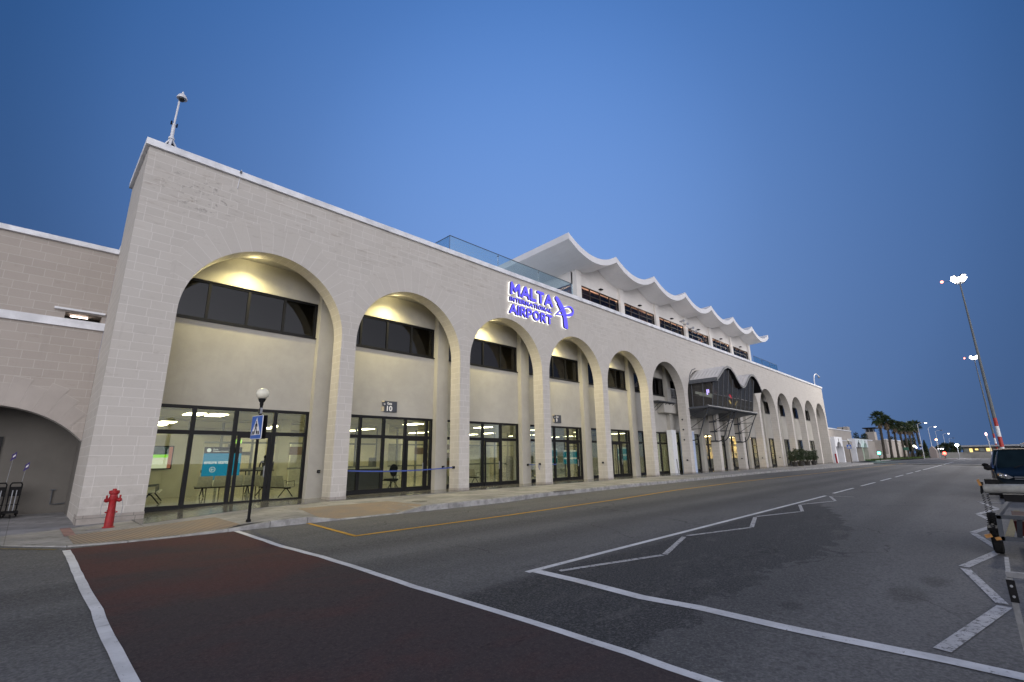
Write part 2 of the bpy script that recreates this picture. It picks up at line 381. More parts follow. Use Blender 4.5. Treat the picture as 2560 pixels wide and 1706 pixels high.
def asphalt():
    k = NT("worn_asphalt"); g = geom(k)
    sp = k.n("ShaderNodeSeparateXYZ", {0: g}); x, y = sp.outputs[0], sp.outputs[1]
    big = k.noise(k.vscale(g, (.10, .45, 1)), 1.0, 6, .62)
    c = k.mix(k.smooth(big, .3, .7), (.100, .102, .106), (.155, .155, .157))
    mid = k.noise(k.vscale(g, (.35, 1.3, 1)), 1.1, 7, .7, .4)
    c = k.mix(k.math('MULTIPLY', k.smooth(mid, .55, .75), .45), c, (.052, .053, .056))
    # tyre-polished strips
    tr = k.math('ADD', y, k.math('MULTIPLY', k.noise(k.vscale(g, (.06, .3, 1)), 1.0, 2), 1.0))
    for yc, wd in ((-8.3, .5), (-10.1, .45), (-14.9, .5)):
        m_ = k.math('SUBTRACT', 1.0, k.smooth(k.math('ABSOLUTE', k.math('SUBTRACT', tr, yc+.5)), .1, wd+.35))
        c = k.mix(k.math('MULTIPLY', m_, .5), c, (.050, .051, .054))
    # newer dark overlay with a ragged far edge, inside and in front of the marked bay
    rag = k.math('ADD', k.math('MULTIPLY', k.noise(g, 1.1, 8, .72), 2.0), k.math('MULTIPLY', k.noise(k.vscale(g, (.25, 1, 1)), .8, 3), .8))
    lim = k.math('ADD', -16.3, rag)
    far = k.math('MULTIPLY', k.smooth(x, 13.0, 21.5), 2.0)
    inn = k.math('MULTIPLY', k.smooth(k.math('SUBTRACT', y, k.math('ADD', lim, far)), 0.0, .12), k.math('SUBTRACT', 1.0, k.smooth(k.math('ADD', y, k.math('MULTIPLY', mid, .5)), -12.05, -11.7)))
    inn = k.math('MULTIPLY', inn, k.math('MULTIPLY', k.smooth(k.math('ADD', x, k.math('MULTIPLY', mid, .3)), 4.25, 4.45), k.math('SUBTRACT', 1.0, k.smooth(x, 19, 22))))
    dust = k.smooth(k.noise(k.vscale(g, (.5, 1.4, 1)), 1.6, 8, .72, .6), .52, .72)
    dk = k.mix(k.math('MULTIPLY', dust, .75), (.030, .032, .036), (.105, .103, .100))
    c = k.mix(k.math('MULTIPLY', inn, .93), c, dk)
    # oil spots
    for ox, oy, orx, ory in ((8.5, -16.3, .55, .25), (9.6, -16.5, .4, .2), (6.9, -15.35, .22, .16), (2.9, -14.9, .25, .35)):
        dd = k.math('ADD', k.math('POWER', k.math('DIVIDE', k.math('SUBTRACT', x, ox), orx), 2.0), k.math('POWER', k.math('DIVIDE', k.math('SUBTRACT', y, oy), ory), 2.0))
        dd = k.math('ADD', dd, k.math('MULTIPLY', k.noise(g, 5, 4), 1.2))
        c = k.mix(k.math('MULTIPLY', k.math('SUBTRACT', 1.0, k.smooth(dd, .5, 1.8)), .6), c, (.018, .019, .02))
    sp2 = k.smooth(k.n("ShaderNodeTexVoronoi", {"Vector": k.vscale(g, (1, 2.4, 1)), "Scale": .75, "Randomness": 1.0}).outputs["Distance"], .0, .07)
    c = k.mix(k.math('MULTIPLY', k.math('SUBTRACT', 1.0, sp2), .55), c, (.022, .023, .025))
    fine = k.noise(g, 34, 5, .85)
    c = k.mix(k.math('MULTIPLY', k.smooth(fine, .44, .62), .42), c, (.27, .265, .26))
    c = k.mix(k.math('MULTIPLY', k.smooth(k.noise(g, 9, 5, .75), .52, .68), .35), c, (.05, .05, .052))
    crk = k.n("ShaderNodeTexVoronoi", {"Vector": k.n("ShaderNodeVectorMath", {0: g, 1: k.n("ShaderNodeVectorMath", {0: k.n("ShaderNodeTexNoise", {"Vector": g, "Scale": 1.2, "Detail": 5.0}).outputs[1], 3: 1.1}, operation='SCALE').outputs[0]}, operation='ADD').outputs[0], "Scale": .22}, feature='DISTANCE_TO_EDGE').outputs[0]
    c = k.mix(k.math('MULTIPLY', k.math('MULTIPLY', k.math('SUBTRACT', 1.0, k.smooth(crk, .0015, .006)), k.smooth(k.noise(g, .25, 2), .45, .6)), .6), c, (.025, .025, .027))
    c = k.mix(k.math('MULTIPLY', k.smooth(k.noise(g, 26, 3, .6), .40, .66), .42), c, (.040, .041, .043))
    return k.pbr(c, k.math('ADD', .68, k.math('MULTIPLY', fine, .25)), 0, k.bump(k.math('ADD', k.noise(g, 95, 3, .7), k.math('MULTIPLY', mid, .5)), .55, .008), .10)
M_ASPH = asphalt()
def red_surface():
    k = NT("worn_red_road_paint"); g = geom(k)
    sp = k.n("ShaderNodeSeparateXYZ", {0: g}); y = sp.outputs[1]
    n1 = k.noise(k.vscale(g, (.5, .8, 1)), .9, 7, .65, .3)
    wear = k.smooth(k.math('ADD', n1, k.math('MULTIPLY', k.smooth(y, -6.5, -12.5), .20)), .42, .72)
    c = k.mix(k.math('MULTIPLY', wear, .9), (.090, .045, .043), (.056, .050, .053))
    fine = k.noise(g, 34, 5, .85)
    c = k.mix(k.math('MULTIPLY', k.smooth(fine, .47, .64), .34), c, (.14, .105, .10))
    c = k.mix(k.math('MULTIPLY', k.smooth(k.noise(g, 15, 5, .8), .5, .62), .3), c, (.028, .022, .024))
    c = k.mix(k.math('MULTIPLY', k.smooth(k.noise(k.vscale(g, (3, 8, 1)), 1.2, 5, .7), .66, .72), .5), c, (.02, .016, .017))
    return k.pbr(c, .85, 0, k.bump(k.noise(g, 95, 3, .7), .5, .008), .08)
M_REDROAD = red_surface()
def paint(name, col, under, wearlo=.60):
    k = NT(name); g = geom(k)
    ch = k.smooth(k.noise(g, 14, 7, .78), wearlo, wearlo+.06)
    c = k.mix(k.smooth(k.noise(g, 2.2, 6, .7), .3, .75), col, tuple(x*.72 for x in col))
    c = k.mix(k.math('MULTIPLY', ch, .85), c, under)
    strk = k.smooth(k.noise(k.vscale(g, (1.5, 9, 1)), 1.3, 4, .6), .64, .70)
    c = k.mix(k.math('MULTIPLY', strk, .35), c, under)
    return k.pbr(c, .8, 0, k.bump(k.noise(g, 80, 3, .7), .3, .006), .12)
M_WHITE_LINE = paint("white_road_paint", (.70, .71, .73), (.07, .07, .07))
M_WORN_LINE = paint("worn_white_road_paint", (.52, .52, .53), (.09, .09, .09), .52)
M_YEL_LINE = paint("yellow_road_paint", (.58, .34, .06), (.09, .09, .09))
M_YEL_PALE = paint("faded_yellow_road_paint", (.20, .165, .075), (.06, .06, .06), .54)
def concrete_pav():
    k = NT("pavement_concrete"); g = geom(k)
    sp = k.n("ShaderNodeSeparateXYZ", {0: g}); x, y = sp.outputs[0], sp.outputs[1]
    c = k.mix(k.smooth(k.noise(g, .7, 7, .68), .3, .7), (.19, .19, .195), (.36, .355, .355))
    c = k.mix(k.math('MULTIPLY', k.smooth(k.noise(g, 3.5, 7, .75, .5), .52, .68), .65), c, (.12, .117, .113))
    fx = k.math('ABSOLUTE', k.math('SUBTRACT', k.math('FRACT', k.math('DIVIDE', x, 2.4)), .5))
    jn = k.smooth(fx, .4955, .499)
    c = k.mix(k.math('MULTIPLY', jn, .6), c, (.09, .088, .085))
    return k.pbr(c, .8, 0, k.bump(k.math('ADD', k.noise(g, 40, 5, .7), k.noise(g, 6, 4)), .4, .012), .12)
M_PAV = concrete_pav()
def tile_floor():
    k = NT("polished_terrazzo"); g = geom(k)
    br = k.n("ShaderNodeTexBrick", {"Vector": g, "Color1": (.10, .10, .095), "Color2": (.17, .165, .155), "Mortar": (.09, .088, .08), "Scale": 1.0, "Mortar Size": .004, "Brick Width": .6, "Row Height": .6}, offset=0.0)
    c = k.mix(k.math('MULTIPLY', k.smooth(k.noise(g, 1.4, 6, .7), .35, .7), .3), br.outputs[0], (.12, .118, .11))
    return k.pbr(c, .16, 0, None, .5)
M_TILE = tile_floor()
M_KERB = plain("kerb_concrete", (.30, .296, .29), .9, 0, .28, 4.0, .5, .1)
def tactile_mat():
    k = NT("tactile_paving"); g = geom(k)
    sp = k.n("ShaderNodeSeparateXYZ", {0: g})
    fx = k.math('ABSOLUTE', k.math('SUBTRACT', k.math('FRACT', k.math('DIVIDE', k.math('ADD', sp.outputs[0], k.math('MULTIPLY', sp.outputs[1], .12)), .085)), .5))
    rb = k.smooth(fx, .12, .32)
    c = k.mix(k.smooth(k.noise(g, 1.3, 6, .7), .3, .7), (.33, .245, .175), (.25, .215, .185))
    c = k.mix(k.math('MULTIPLY', rb, .55), c, (.13, .11, .095))
    return k.pbr(c, .85, 0, k.bump(rb, -.5, .01), .3)
M_TACT = tactile_mat()

mb = MB()       # one sheet to the horizon
mb.face([(-900, -900, -.75), (1600, -900, -.75), (1600, 900, -.75), (-900, 900, -.75)])
struct("ground", mb, plain("dry_ground", (.075, .070, .058), .9, 0, .3, .25, .3))
mb = MB()
ys = [-22.0, -70.0]
xs = [-60, -30]+[-28+2*i for i in range(108)]+[187]
for a, b in zip(xs, xs[1:]):
    ka, kb = kerb_y(a)+.04, kerb_y(b)+.04
    mb.face([(a, -70, rz(-70)), (b, -70, rz(-70)), (b, -22, rz(-22)), (a, -22, rz(-22))])
    mb.face([(a, -22, rz(-22)), (b, -22, rz(-22)), (b, kb, rz(kb)), (a, ka, rz(ka))])
struct("road", mb, M_ASPH)

def on_road(poly, h): return [(a, b, rz(b)+h) for a, b in poly]
def strip(mb, pts, wd, h):
    pts = [Vector(p) for p in pts]; L = []; Q = []
    for i, p in enumerate(pts):
        t = (pts[min(i+1, len(pts)-1)]-pts[max(i-1, 0)]).normalized(); n = Vector((-t.y, t.x))*wd/2
        L.append(p+n); Q.append(p-n)
    for i in range(len(pts)-1):
        mb.face(on_road([tuple(Q[i]), tuple(Q[i+1]), tuple(L[i+1]), tuple(L[i])], h))
def wobble(pts, amp, step, wd):
    out = []
    for (a, b), (c, d) in zip(pts, pts[1:]):
        n = max(1, int(math.hypot(c-a, d-b)/step))
        for i in range(n):
            t = i/n; out.append((a+(c-a)*t+random.uniform(-amp, amp), b+(d-b)*t))
    out.append(pts[-1]); return out
# red crossing between its two wandering white edge lines
LL = [(.855, -4.66), (.87, -5.8), (.87, -6.9), (.88, -8.3), (.90, -9.6), (.89, -10.8), (.91, -12.1), (.90, -14), (.93, -21.9)]
RL = [(3.80, -4.50), (3.84, -5.8), (3.88, -7.2), (4.03, -8.6), (4.07, -9.6), (4.11, -11.4), (4.21, -13.0), (4.27, -14.7), (4.25, -15.5), (4.30, -17.5), (4.35, -21.9)]
mb = MB()
def at_y(L, y):
    for (x0, y0), (x1, y1) in zip(L, L[1:]):
        if y >= y1: return x0+(x1-x0)*(y-y0)/(y1-y0)
    return L[-1][0]
yy = [-4.50-i*.6 for i in range(29)]
for y0, y1 in zip(yy, yy[1:]):
    mb.face(on_road([(at_y(LL, y1), y1), (at_y(RL, y1), y1), (at_y(RL, y0), y0), (at_y(LL, y0), y0)], .004))
struct("crossing_surface", mb, M_REDROAD)
mb = MB()
strip(mb, wobble(LL, .006, .35, .13), .115, .008)
strip(mb, wobble(RL, .010, .4, .13), .12, .008)
struct("crossing_edge_marking", mb, M_WHITE_LINE)
mb = MB()
strip(mb, [(5.80, -11.97), (8, -11.975), (24.1, -12.08)], .115, .008)
strip(mb, wobble([(5.95, -12.03), (5.97, -12.82), (5.90, -13.9), (6.01, -14.6), (6.02, -15.5), (6.10, -16.3), (6.16, -16.8), (6.18, -17.9)], .008, .4, .1), .19, .008)
x = 25.72
for i in range(14):
    if i < 6: strip(mb, [(x, -12.03), (x+4.3, -12.04)], .12, .008)
    else: strip(mb, [(x, -12.06), (x+6.0, -12.1)], .13, .008)
    x += 6.35
strip(mb, [(95, -4.0), (150, -5.4)], .14, .008)
strip(mb, [(130, -11.5), (160, -16.0)], .18, .008)
struct("road_line_marking", mb, M_WHITE_LINE)
mb = MB()
ZA = [(6.25, -12.25), (8.44, -12.86)]
for i in range(4):
    x0 = 6.22+4.46*i
    strip(mb, [(x0, -12.27), (x0+2.22, -12.86)], .10, .008)
    strip(mb, [(x0+2.30, -12.86), (x0+4.28, -12.29)], .10, .008)
strip(mb, [(24.1, -12.30), (24.25, -13.05)], .10, .008)
for i in range(4):
    x0 = 6.42+4.66*i
    strip(mb, [(x0, -16.76), (x0+2.25, -17.20)], .135, .008)
    strip(mb, [(x0+2.38, -17.18), (x0+4.52, -16.78)], .12, .008)
strip(mb, [(25.3, -16.66), (25.3, -17.3)], .12, .008)
struct("zigzag_marking", mb, M_WORN_LINE)
mb = MB()
strip(mb, [(5.50, -4.42), (5.46, -7.12)], .105, .008)
strip(mb, [(5.41, -7.08), (10.4, -7.02), (16.6, -6.72), (22.4, -6.25), (32, -6.1), (46, -6.5), (67, -6.9), (100, -7.2)], .115, .008)
struct("yellow_line_marking", mb, M_YEL_LINE)
mb = MB()
strip(mb, [(-8, -3.45), (-.1, -3.5), (.72, -4.42)], .09, .008)
strip(mb, [(15.6, -17.35), (22.5, -17.62)], .14, .008)
strip(mb, [(9.6, -17.45), (11.0, -17.6)], .12, .008)
struct("faded_line_marking", mb, M_YEL_PALE)

# pavement with dropped kerbs, kerb stones, arcade floor
mb = MB()
xs = [-30+1.5*i for i in range(20)]+[0+.3*i for i in range(48)]+[14.4+1.2*i for i in range(65)]
FR = [0, .2, .4, .6, .75, .88, 1.0]
for a, b in zip(xs, xs[1:]):
    for s0, s1 in zip(FR, FR[1:]):
        P = []
        for xx_, s_ in ((a, s1), (b, s1), (b, s0), (a, s0)):
            y_ = -.06 + (kerb_y(xx_)+.16+.06)*s_
            P.append((xx_, y_, pav_z(xx_, y_)))
        mb.face(P, sm=True)
    if b <= 3.0:
        for y0, y1 in ((-.06, 2.0), (2.0, 5.6)):
            mb.face([(a, y0, pav_z(a, -.06)), (b, y0, pav_z(b, -.06)), (b, y1, pav_z(b, -.06)), (a, y1, pav_z(a, -.06))])
mb.face([(91, -1.3, 0), (130, -1.0, 0), (130, 3.5, 0), (91, 3.5, 0)])
struct("pavement", mb, M_PAV)
mb = MB()
x = -12.0
while x < 90.0:
    L_ = .92 if x < 30 else 1.9
    a, b = x+.008, x+L_-.008
    ya, yb = kerb_y(a), kerb_y(b)
    za, zb = pav_z(a, ya+.16)+.004, pav_z(b, yb+.16)+.004
    j = random.uniform(-.006, .006)
    c_ = .018
    rows = [[(a, ya, rz(ya)-.05), (a, ya, za-c_+j), (a, ya+c_, za+j), (a, ya+.165, za+j)], [(b, yb, rz(yb)-.05), (b, yb, zb-c_+j), (b, yb+c_, zb+j), (b, yb+.165, zb+j)]]
    for i in range(3): mb.face([rows[0][i], rows[1][i], rows[1][i+1], rows[0][i+1]])
    mb.face([rows[1][0], rows[1][3]]+[(b, yb+.165, rz(yb)-.05)] if False else [rows[0][0], rows[0][1], rows[0][2], rows[0][3]])
    mb.face(list(reversed(rows[1])))
    x += L_
struct("kerb", mb, M_KERB)
mb = MB()
xs2 = [2.4+.4*i for i in range(12)]+[8.1, 20, 40, 60, 86.4]
for a, b in zip(xs2, xs2[1:]):
    ea, eb = (-.45-.95*max(0, (8.1-q_)/5.5) for q_ in (a, b))
    if a < 2.3: continue
    mb.face([(a, ea, base_z(a)+.012), (b, eb, base_z(b)+.012), (b, 1.7, base_z(b)+.012), (a, 1.7, base_z(a)+.012)])
    mb.face([(a, ea, base_z(a)-.02), (b, eb, base_z(b)-.02), (b, eb, base_z(b)+.012), (a, ea, base_z(a)+.012)])
struct("arcade_floor", mb, M_TILE)
mb = MB()
def pav_patch(mb, poly_rows, h=.006):
    for r0, r1 in zip(poly_rows, poly_rows[1:]):
        for (a, b), (c, d) in zip(zip(r0, r0[1:]), zip(r1, r1[1:])):
            mb.face([(p[0], p[1], pav_z(*p)+h) for p in (a, b, d, c)], sm=True)
pav_patch(mb, [[(.98+(3.95-.98)*i/9.0, max(-4.26, kerb_y(.98+2.97*i/9.0)+.18)*(1-s)+s*(-2.0-.25*(1-i/9.0))) for i in range(10)] for s in (0, .15, .3, .45, .6, .8, 1.0)])
pav_patch(mb, [[(6.1+3.1*i/9.0, -4.26+s*2.1) for i in range(10)] for s in (0, .15, .3, .45, .6, .8, 1.0)])
struct("tactile_paving", mb, M_TACT)
mb = MB()
pav_patch(mb, [[(.92+.2*i, y_) for i in range(2)] for y_ in (-2.45, -1.8, -1.1, -.5)])
struct("red_paving_strip", mb, plain("pinkish_paving", (.22, .13, .125), .85, 0, .2, 5, .3))
mb = MB()
mb.lathe((9.8, -3.2, pav_z(9.8, -3.2)+.004), [(.0005, .006), (.26, .006), (.27, 0)], 20)
mb.box(16.0, -4.02, -.02, 17.4, -3.82, .006)
struct("drain_cover", mb, plain("drain_iron", (.12, .12, .12), .6, .4, .3, 12, .3))

# ---------------------------------------------------------------- terminal building
ZT, ZTOP = 11.29, 11.54
term = thing("terminal_building", "long pale limestone terminal with a row of tall round arches and a scalloped white roof", "building", (44, 0, 0))
PL = {k: PX(k) for k in range(1, 16)}
PL[1] = 1.24
PRX = {k: PX(k)+PWID for k in range(1, 16)}
PRX[1] = 2.66; PRX[15] = 86.5
D = .70
mb = MB()
def arch_wall(mb, xl, xr, zc, n, y0, y1, ztop, wl, wr, zb):
    """front face, back face and reveal of one arch; wl/wr = outer limits of the wall piece"""
    r = (xr-xl)/2; cx = (xl+xr)/2
    arc = [(cx-r*math.cos(math.pi*i/n), zc+r*math.sin(math.pi*i/n)) for i in range(n+1)]
    def fr(p, rev=False):
        mb.face([(a, y0, b) for a, b in p], [(a, b) for a, b in p], 0)
        mb.face([(a, y1, b) for a, b in reversed(p)], [(a, b) for a, b in reversed(p)], 1)
    zs = [zb]
    fr([(wl, zb), (xl, zb), (xl, zc), (wl, zc)]); fr([(wl, zc), (xl, zc), (xl, ztop), (wl, ztop)])
    fr([(xr, zb), (wr, zb), (wr, zc), (xr, zc)]); fr([(xr, zc), (wr, zc), (wr, ztop), (xr, ztop)])
    for p, q in zip(arc, arc[1:]): fr([p, q, (q[0], ztop), (p[0], ztop)])
    s = zc
    mb.face([(xl, y1, zb), (xl, y0, zb), (xl, y0, zc), (xl, y1, zc)][::-1], [(y1, zb), (y0, zb), (y0, zc), (y1, zc)][::-1], 1)
    mb.face([(xr, y1, zb), (xr, y0, zb), (xr, y0, zc), (xr, y1, zc)], [(y1+.2, zb), (y0+.2, zb), (y0+.2, zc), (y1+.2, zc)], 1)
    for p, q in zip(arc, arc[1:]):
        ds = math.hypot(q[0]-p[0], q[1]-p[1])
        mb.face([(p[0], y0, p[1]), (p[0], y1, p[1]), (q[0], y1, q[1]), (q[0], y0, q[1])], [(y0, s), (y1, s), (y1, s+ds), (y0, s+ds)], 1, True)
        s += ds
for k in range(1, 15):
    xl, xr = PRX[k], PL[k+1]
    wl = PL[1] if k == 1 else xl-PWID/2
    wr = PRX[15] if k == 14 else xr+PWID/2
    arch_wall(mb, xl, xr, ZC, 40, 0.0, D, ZT, wl, wr, -.3)
# end faces
mb.face([(1.24, 0, -.3), (1.24, 0, ZT), (1.24, D, ZT), (1.24, D, -.3)], [(0, -.3), (0, ZT), (D, ZT), (D, -.3)], 1)
mb.face([(86.5, D, -.3), (86.5, D, ZT), (86.5, 0, ZT), (86.5, 0, -.3)], [(0, -.3), (0, ZT), (D, ZT), (D, -.3)], 1)
obj("arcade_wall", mb, [M_STONE, M_REVEAL], term)
mb = MB()       # solid end walls of the front block behind the outer piers
mb.box(1.24, D+.001, -.3, 2.05, 3.45, ZT); obj("end_wall", mb, M_REVEAL, term)
mb = MB(); mb.box(85.9, D+.001, -.3, 86.498, 9, ZT); obj("end_wall", mb, M_REVEAL, term)
mb = MB()       # plinth stones
mb.box(1.225, -.022, -.3, 2.675, D, .075)
M_PLINTH = stone("plinth_stone", (.36, .33, .30), (.16, .15, .14), False, .62, .45, 1.6)
obj("plinth", mb, M_PLINTH, term)
for k in range(2, 16):
    mb = MB(); mb.box(PL[k]-.012, -.014, -.1, PRX[k]+.012, D+.01, .10); obj("plinth", mb, M_PLINTH, term)
mb = MB()
def cope(mb, x0, x1, y0, y1, z0, z1):
    e = .03
    prof = [(y0, z0), (y0, z1-e), (y0+e, z1), (y1, z1), (y1, z0)]
    n = max(1, int((x1-x0)/2.5))
    for i in range(n):
        a = x0+(x1-x0)*i/n; b = x0+(x1-x0)*(i+1)/n
        ja, jb = random.uniform(-.006, .006), 0
        for (ya, za), (yb, zb) in zip(prof, prof[1:]+prof[:1]):
            mb.face([(a, ya, za), (b, ya, za), (b, yb, zb), (a, yb, zb)], sm=False)
    for xx_ in (x0, x1): mb.face([(xx_, a, b) for a, b in prof])
cope(mb, 1.14, 86.62, -.10, .45, ZT+.002, ZTOP)
mb.box(1.14, .45, ZT+.002, 1.60, 3.50, ZTOP)
obj("coping", mb, M_COPE, term)
mb = MB(); mb.box(1.6, .45, ZT-.35, 86.4, 12, ZT-.05)
obj("terrace_deck", mb, plain("terrace_concrete", (.75, .75, .75), .9), term)

# inner wall behind the arcade: piers, spandrel panels, lintels
YW, YP = 1.63, 1.34
for k in range(1, 16):
    x0, x1 = PX(k)-.35, PX(k)+.33
    if k == 1: x0, x1 = 2.05, 2.48
    mb = MB(); mb.box(x0, YP, -.3, x1, 1.95, 8.95); obj("wall_pier", mb, M_RENDER, term)
for k in range(1, 15):
    x0 = PX(k)+.33 if k > 1 else 2.48; x1 = PX(k+1)-.35
    mb = MB(); mb.box(x0, YW, 3.30, x1, 1.95, 6.32); obj("spandrel_wall", mb, M_RENDER, term)
    mb = MB(); mb.box(x0, YW, 7.80, x1, 1.95, 8.95); obj("upper_wall", mb, M_RENDER, term)
mb = MB(); mb.box(2.05, D-.001, 8.95, 85.9, 1.95, 9.15)
obj("arcade_ceiling", mb, M_RENDER, term)
# windows and shop fronts
def frame_rect(mb, x0, x1, z0, z1, y, t, d, mull=(), trans=(), tm=None):
    tm = tm or t
    mb.box(x0, y, z0, x1, y+d, z0+t); mb.box(x0, y, z1-t, x1, y+d, z1)
    mb.box(x0, y, z0+t, x0+t, y+d, z1-t); mb.box(x1-t, y, z0+t, x1, y+d, z1-t)
    for m_ in mull: mb.box(m_-tm/2, y+.004, z0+t, m_+tm/2, y+d-.004, z1-t)
    for z_, zt in trans: mb.box(x0+t, y+.007, z_-zt/2, x1-t, y+d-.007, z_+zt/2)
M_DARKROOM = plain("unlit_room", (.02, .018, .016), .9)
DOORS = {1: (5.24, 6.44), 2: (12.24, 13.37), 3: (17.07, 18.30), 4: (24.0, 25.3), 5: (29.1, 30.5)}
for k in range(1, 15):
    x0 = PX(k)+.33 if k > 1 else 2.48; x1 = PX(k+1)-.35
    wd = x1-x0
    mb = MB(); ms = [x0+wd*i/4 for i in (1, 2, 3)]
    frame_rect(mb, x0, x1, 6.32, 7.80, YW+.05, .085, .09, ms, (), .09)
    mb.box(x0-.02, YW-.05, 6.27, x1+.02, YW+.12, 6.32)
    f = obj("upper_window", mb, M_ALU, term)
    mb = MB(); mb.box(x0+.05, YW+.10, 6.37, x1-.05, YW+.112, 7.75)
    obj("window_pane", mb, M_GLASS_T, f)
    # shop front
    if k == 1: ms = [3.87, 5.17, 6.50]
    elif k <= 2: ms = [9.99, 11.12, 12.24, 13.42]
    elif k == 3: ms = [15.7, 17.02, 18.34]
    elif k <= 5: ms = [x0+1.3, x0+2.55, x0+3.9, x1-.4]
    else: ms = [x0+wd*i/4 for i in (1, 2, 3)]
    mb = MB(); zb = base_z(x0)-.02
    trans = ((2.40, .135), ) if k < 9 else ((2.40, .09), (1.5, .05), (.8, .05))
    frame_rect(mb, x0, x1, zb, 3.30, YW, .11, .12, ms, trans, .13)
    mb.box(x0+.11, YW+.012, zb+.11, x1-.11, YW+.10, zb+.22)
    f = obj("shop_front", mb, M_ALU, term)
    mb = MB(); mb.box(x0+.06, YW+.05, zb+.06, x1-.06, YW+.058, 3.24)
    obj("shop_front_pane", mb, M_GLASS, f)
    if k in DOORS:
        a, b = DOORS[k]; mb = MB()
        frame_rect(mb, a+.03, b-.03, zb+.03, 2.35, YW-.035, .11, .034, ((a+b)/2,) if k in (5,) else ())
        d_ = obj("entrance_door", mb, M_ALU, term)
        mb = MB(); mb.box(b-.20, YW-.09, .85, b-.17, YW-.06, 1.25); mb.box(b-.195, YW-.06, .86, b-.175, YW-.035, .89); mb.box(b-.195, YW-.06, 1.21, b-.175, YW-.035, 1.24)
        obj("door_handle", mb, M_STEEL_L, d_)
# rooms behind the upper windows (unlit)
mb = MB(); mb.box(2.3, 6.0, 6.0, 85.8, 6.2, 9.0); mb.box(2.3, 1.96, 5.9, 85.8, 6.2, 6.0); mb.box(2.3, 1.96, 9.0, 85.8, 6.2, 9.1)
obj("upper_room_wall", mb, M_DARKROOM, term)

# ground-floor hall seen through the glass
M_IWALL = plain("interior_cream_wall", (.46, .44, .35), .7, 0, .05, 2)
M_ICEIL = plain("interior_ceiling", (.50, .49, .40), .85, 0, .04, 2)
M_GREY = plain("interior_grey", (.16, .17, .17), .6)
k_ = NT("interior_floor"); g_ = geom(k_)
b_ = k_.n("ShaderNodeTexBrick", {"Vector": g_, "Color1": (.30, .28, .20), "Color2": (.34, .32, .23), "Mortar": (.2, .18, .13), "Scale": 1.0, "Mortar Size": .004, "Brick Width": .6, "Row Height": .6}, offset=0.0)
M_IFLOOR = k_.pbr(b_.outputs[0], .12, 0, None, .5)
mb = MB(); mb.box(2.3, 1.76, -.2, 86, 19.0, -.004); obj("hall_floor", mb, M_IFLOOR, term)
mb = MB(); mb.box(2.3, 1.96, 3.60, 86, 19.0, 3.75)
for yy_ in (4.2, 6.4, 10.9, 12.6): mb.box(2.3, yy_, 3.56, 86, yy_+.10, 3.60)
obj("hall_ceiling", mb, M_ICEIL, term)
mb = MB(); mb.box(2.3, 18.8, 0, 86, 19.0, 3.6); mb.box(2.1, 1.96, -.2, 2.3, 19, 3.6); mb.box(85.8, 1.96, 0, 86.0, 19, 3.6)
mb.box(2.3, 7.3, 0, 5.55, 7.45, 2.55)
mb.box(43.6, 1.96, 0, 43.8, 19, 3.6); mb.box(68.2, 1.96, 0, 68.4, 19, 3.6)
for i in range(4): mb.box(9.4+6*i, 9.2, 0, 9.9+6*i, 9.7, 3.6)
obj("hall_wall", mb, M_IWALL, term)
mb = MB()        # glazed partition with grey posts, crossing the hall
for x_ in [5.6+1.5*i for i in range(22)]: mb.box(x_, 11.0, 0, x_+.10, 11.1, 3.42)
for z_ in (2.35, 2.75, .95): mb.box(5.6, 10.99, z_, 38, 11.11, z_+.10)
obj("hall_partition", mb, M_GREY, term)
M_PP = plain("pale_panel", (.62, .62, .55), .6)
for q_ in ((7.4, 17.2, 8.9, 17.4, 2.5), (12.2, 15.0, 14.6, 15.2, 2.6), (17.2, 13.0, 19.2, 13.2, 2.4), (24, 12, 27, 12.2, 2.4), (30, 9, 33, 9.2, 2.4)):
    mb = MB(); mb.box(q_[0], q_[1], 0, q_[2], q_[3], q_[4]); obj("hall_panel", mb, M_PP, term)
M_CAB = plain("brown_cabinet", (.14, .09, .06), .5)
for x_, z_ in ((10.6, 2.0), (11.6, 2.0), (13.2, 1.9), (16.2, 2.1), (19, 2.0), (22, 2.1)):
    mb = MB(); mb.box(x_, 10.9, z_-.25, x_+.7, 10.97, z_+.2); obj("hall_picture", mb, M_CAB, term)
mb = MB()
for x_ in (18.0, 18.7, 19.4, 20.1): 
    for z_ in (.5, 1.0, 1.5, 2.0): mb.box(x_, 8.2, z_, x_+.5, 8.5, z_+.3)
obj("shelf_goods", mb, M_CAB, term)
M_PANEL = emit("ceiling_panel_light", (1.0, .93, .66), 17.0)
M_PANELW = emit("warm_shop_light", (1.0, .76, .40), 55.0)
for i in range(0, 7):
    for y_ in (4.75, 8.6, 14.7, 17.1):  # front row is added, hidden from the camera, to brighten the hall
        mb = MB(); x_ = 5.28+5.986*i
        mb.box(x_-.34, y_-.68, 3.575, x_+.34, y_+.68, 3.598)
        if y_ == 8.6 and i == 0: mb.box(x_+.9-.34, y_-.68, 3.575, x_+.9+.34, y_+.68, 3.598)
        obj("ceiling_panel_light", mb, M_PANEL, term)
for x_, y_, s_ in ((51.6, 4.5, .6), (57.6, 4.0, .5), (63.0, 4.0, .6), (69.9, 4.2, .15)):
    mb = MB(); mb.box(x_, y_, 3.4, x_+3.0*s_, y_+1.0, 3.45); obj("shop_light", mb, M_PANELW, term)
M_SHOPW = plain("warm_shop_wall", (.70, .56, .34), .6, 0, .4, 2.0)
mb = MB(); mb.box(50.3, 6.0, 1.0, 67.8, 6.2, 3.5); mb.box(44.5, 7.0, 0, 50, 7.2, 3.5)
obj("shop_back_wall", mb, M_SHOPW, term)
mb = MB(); mb.box(50.3, 3.0, 0, 67.8, 3.4, 1.05)
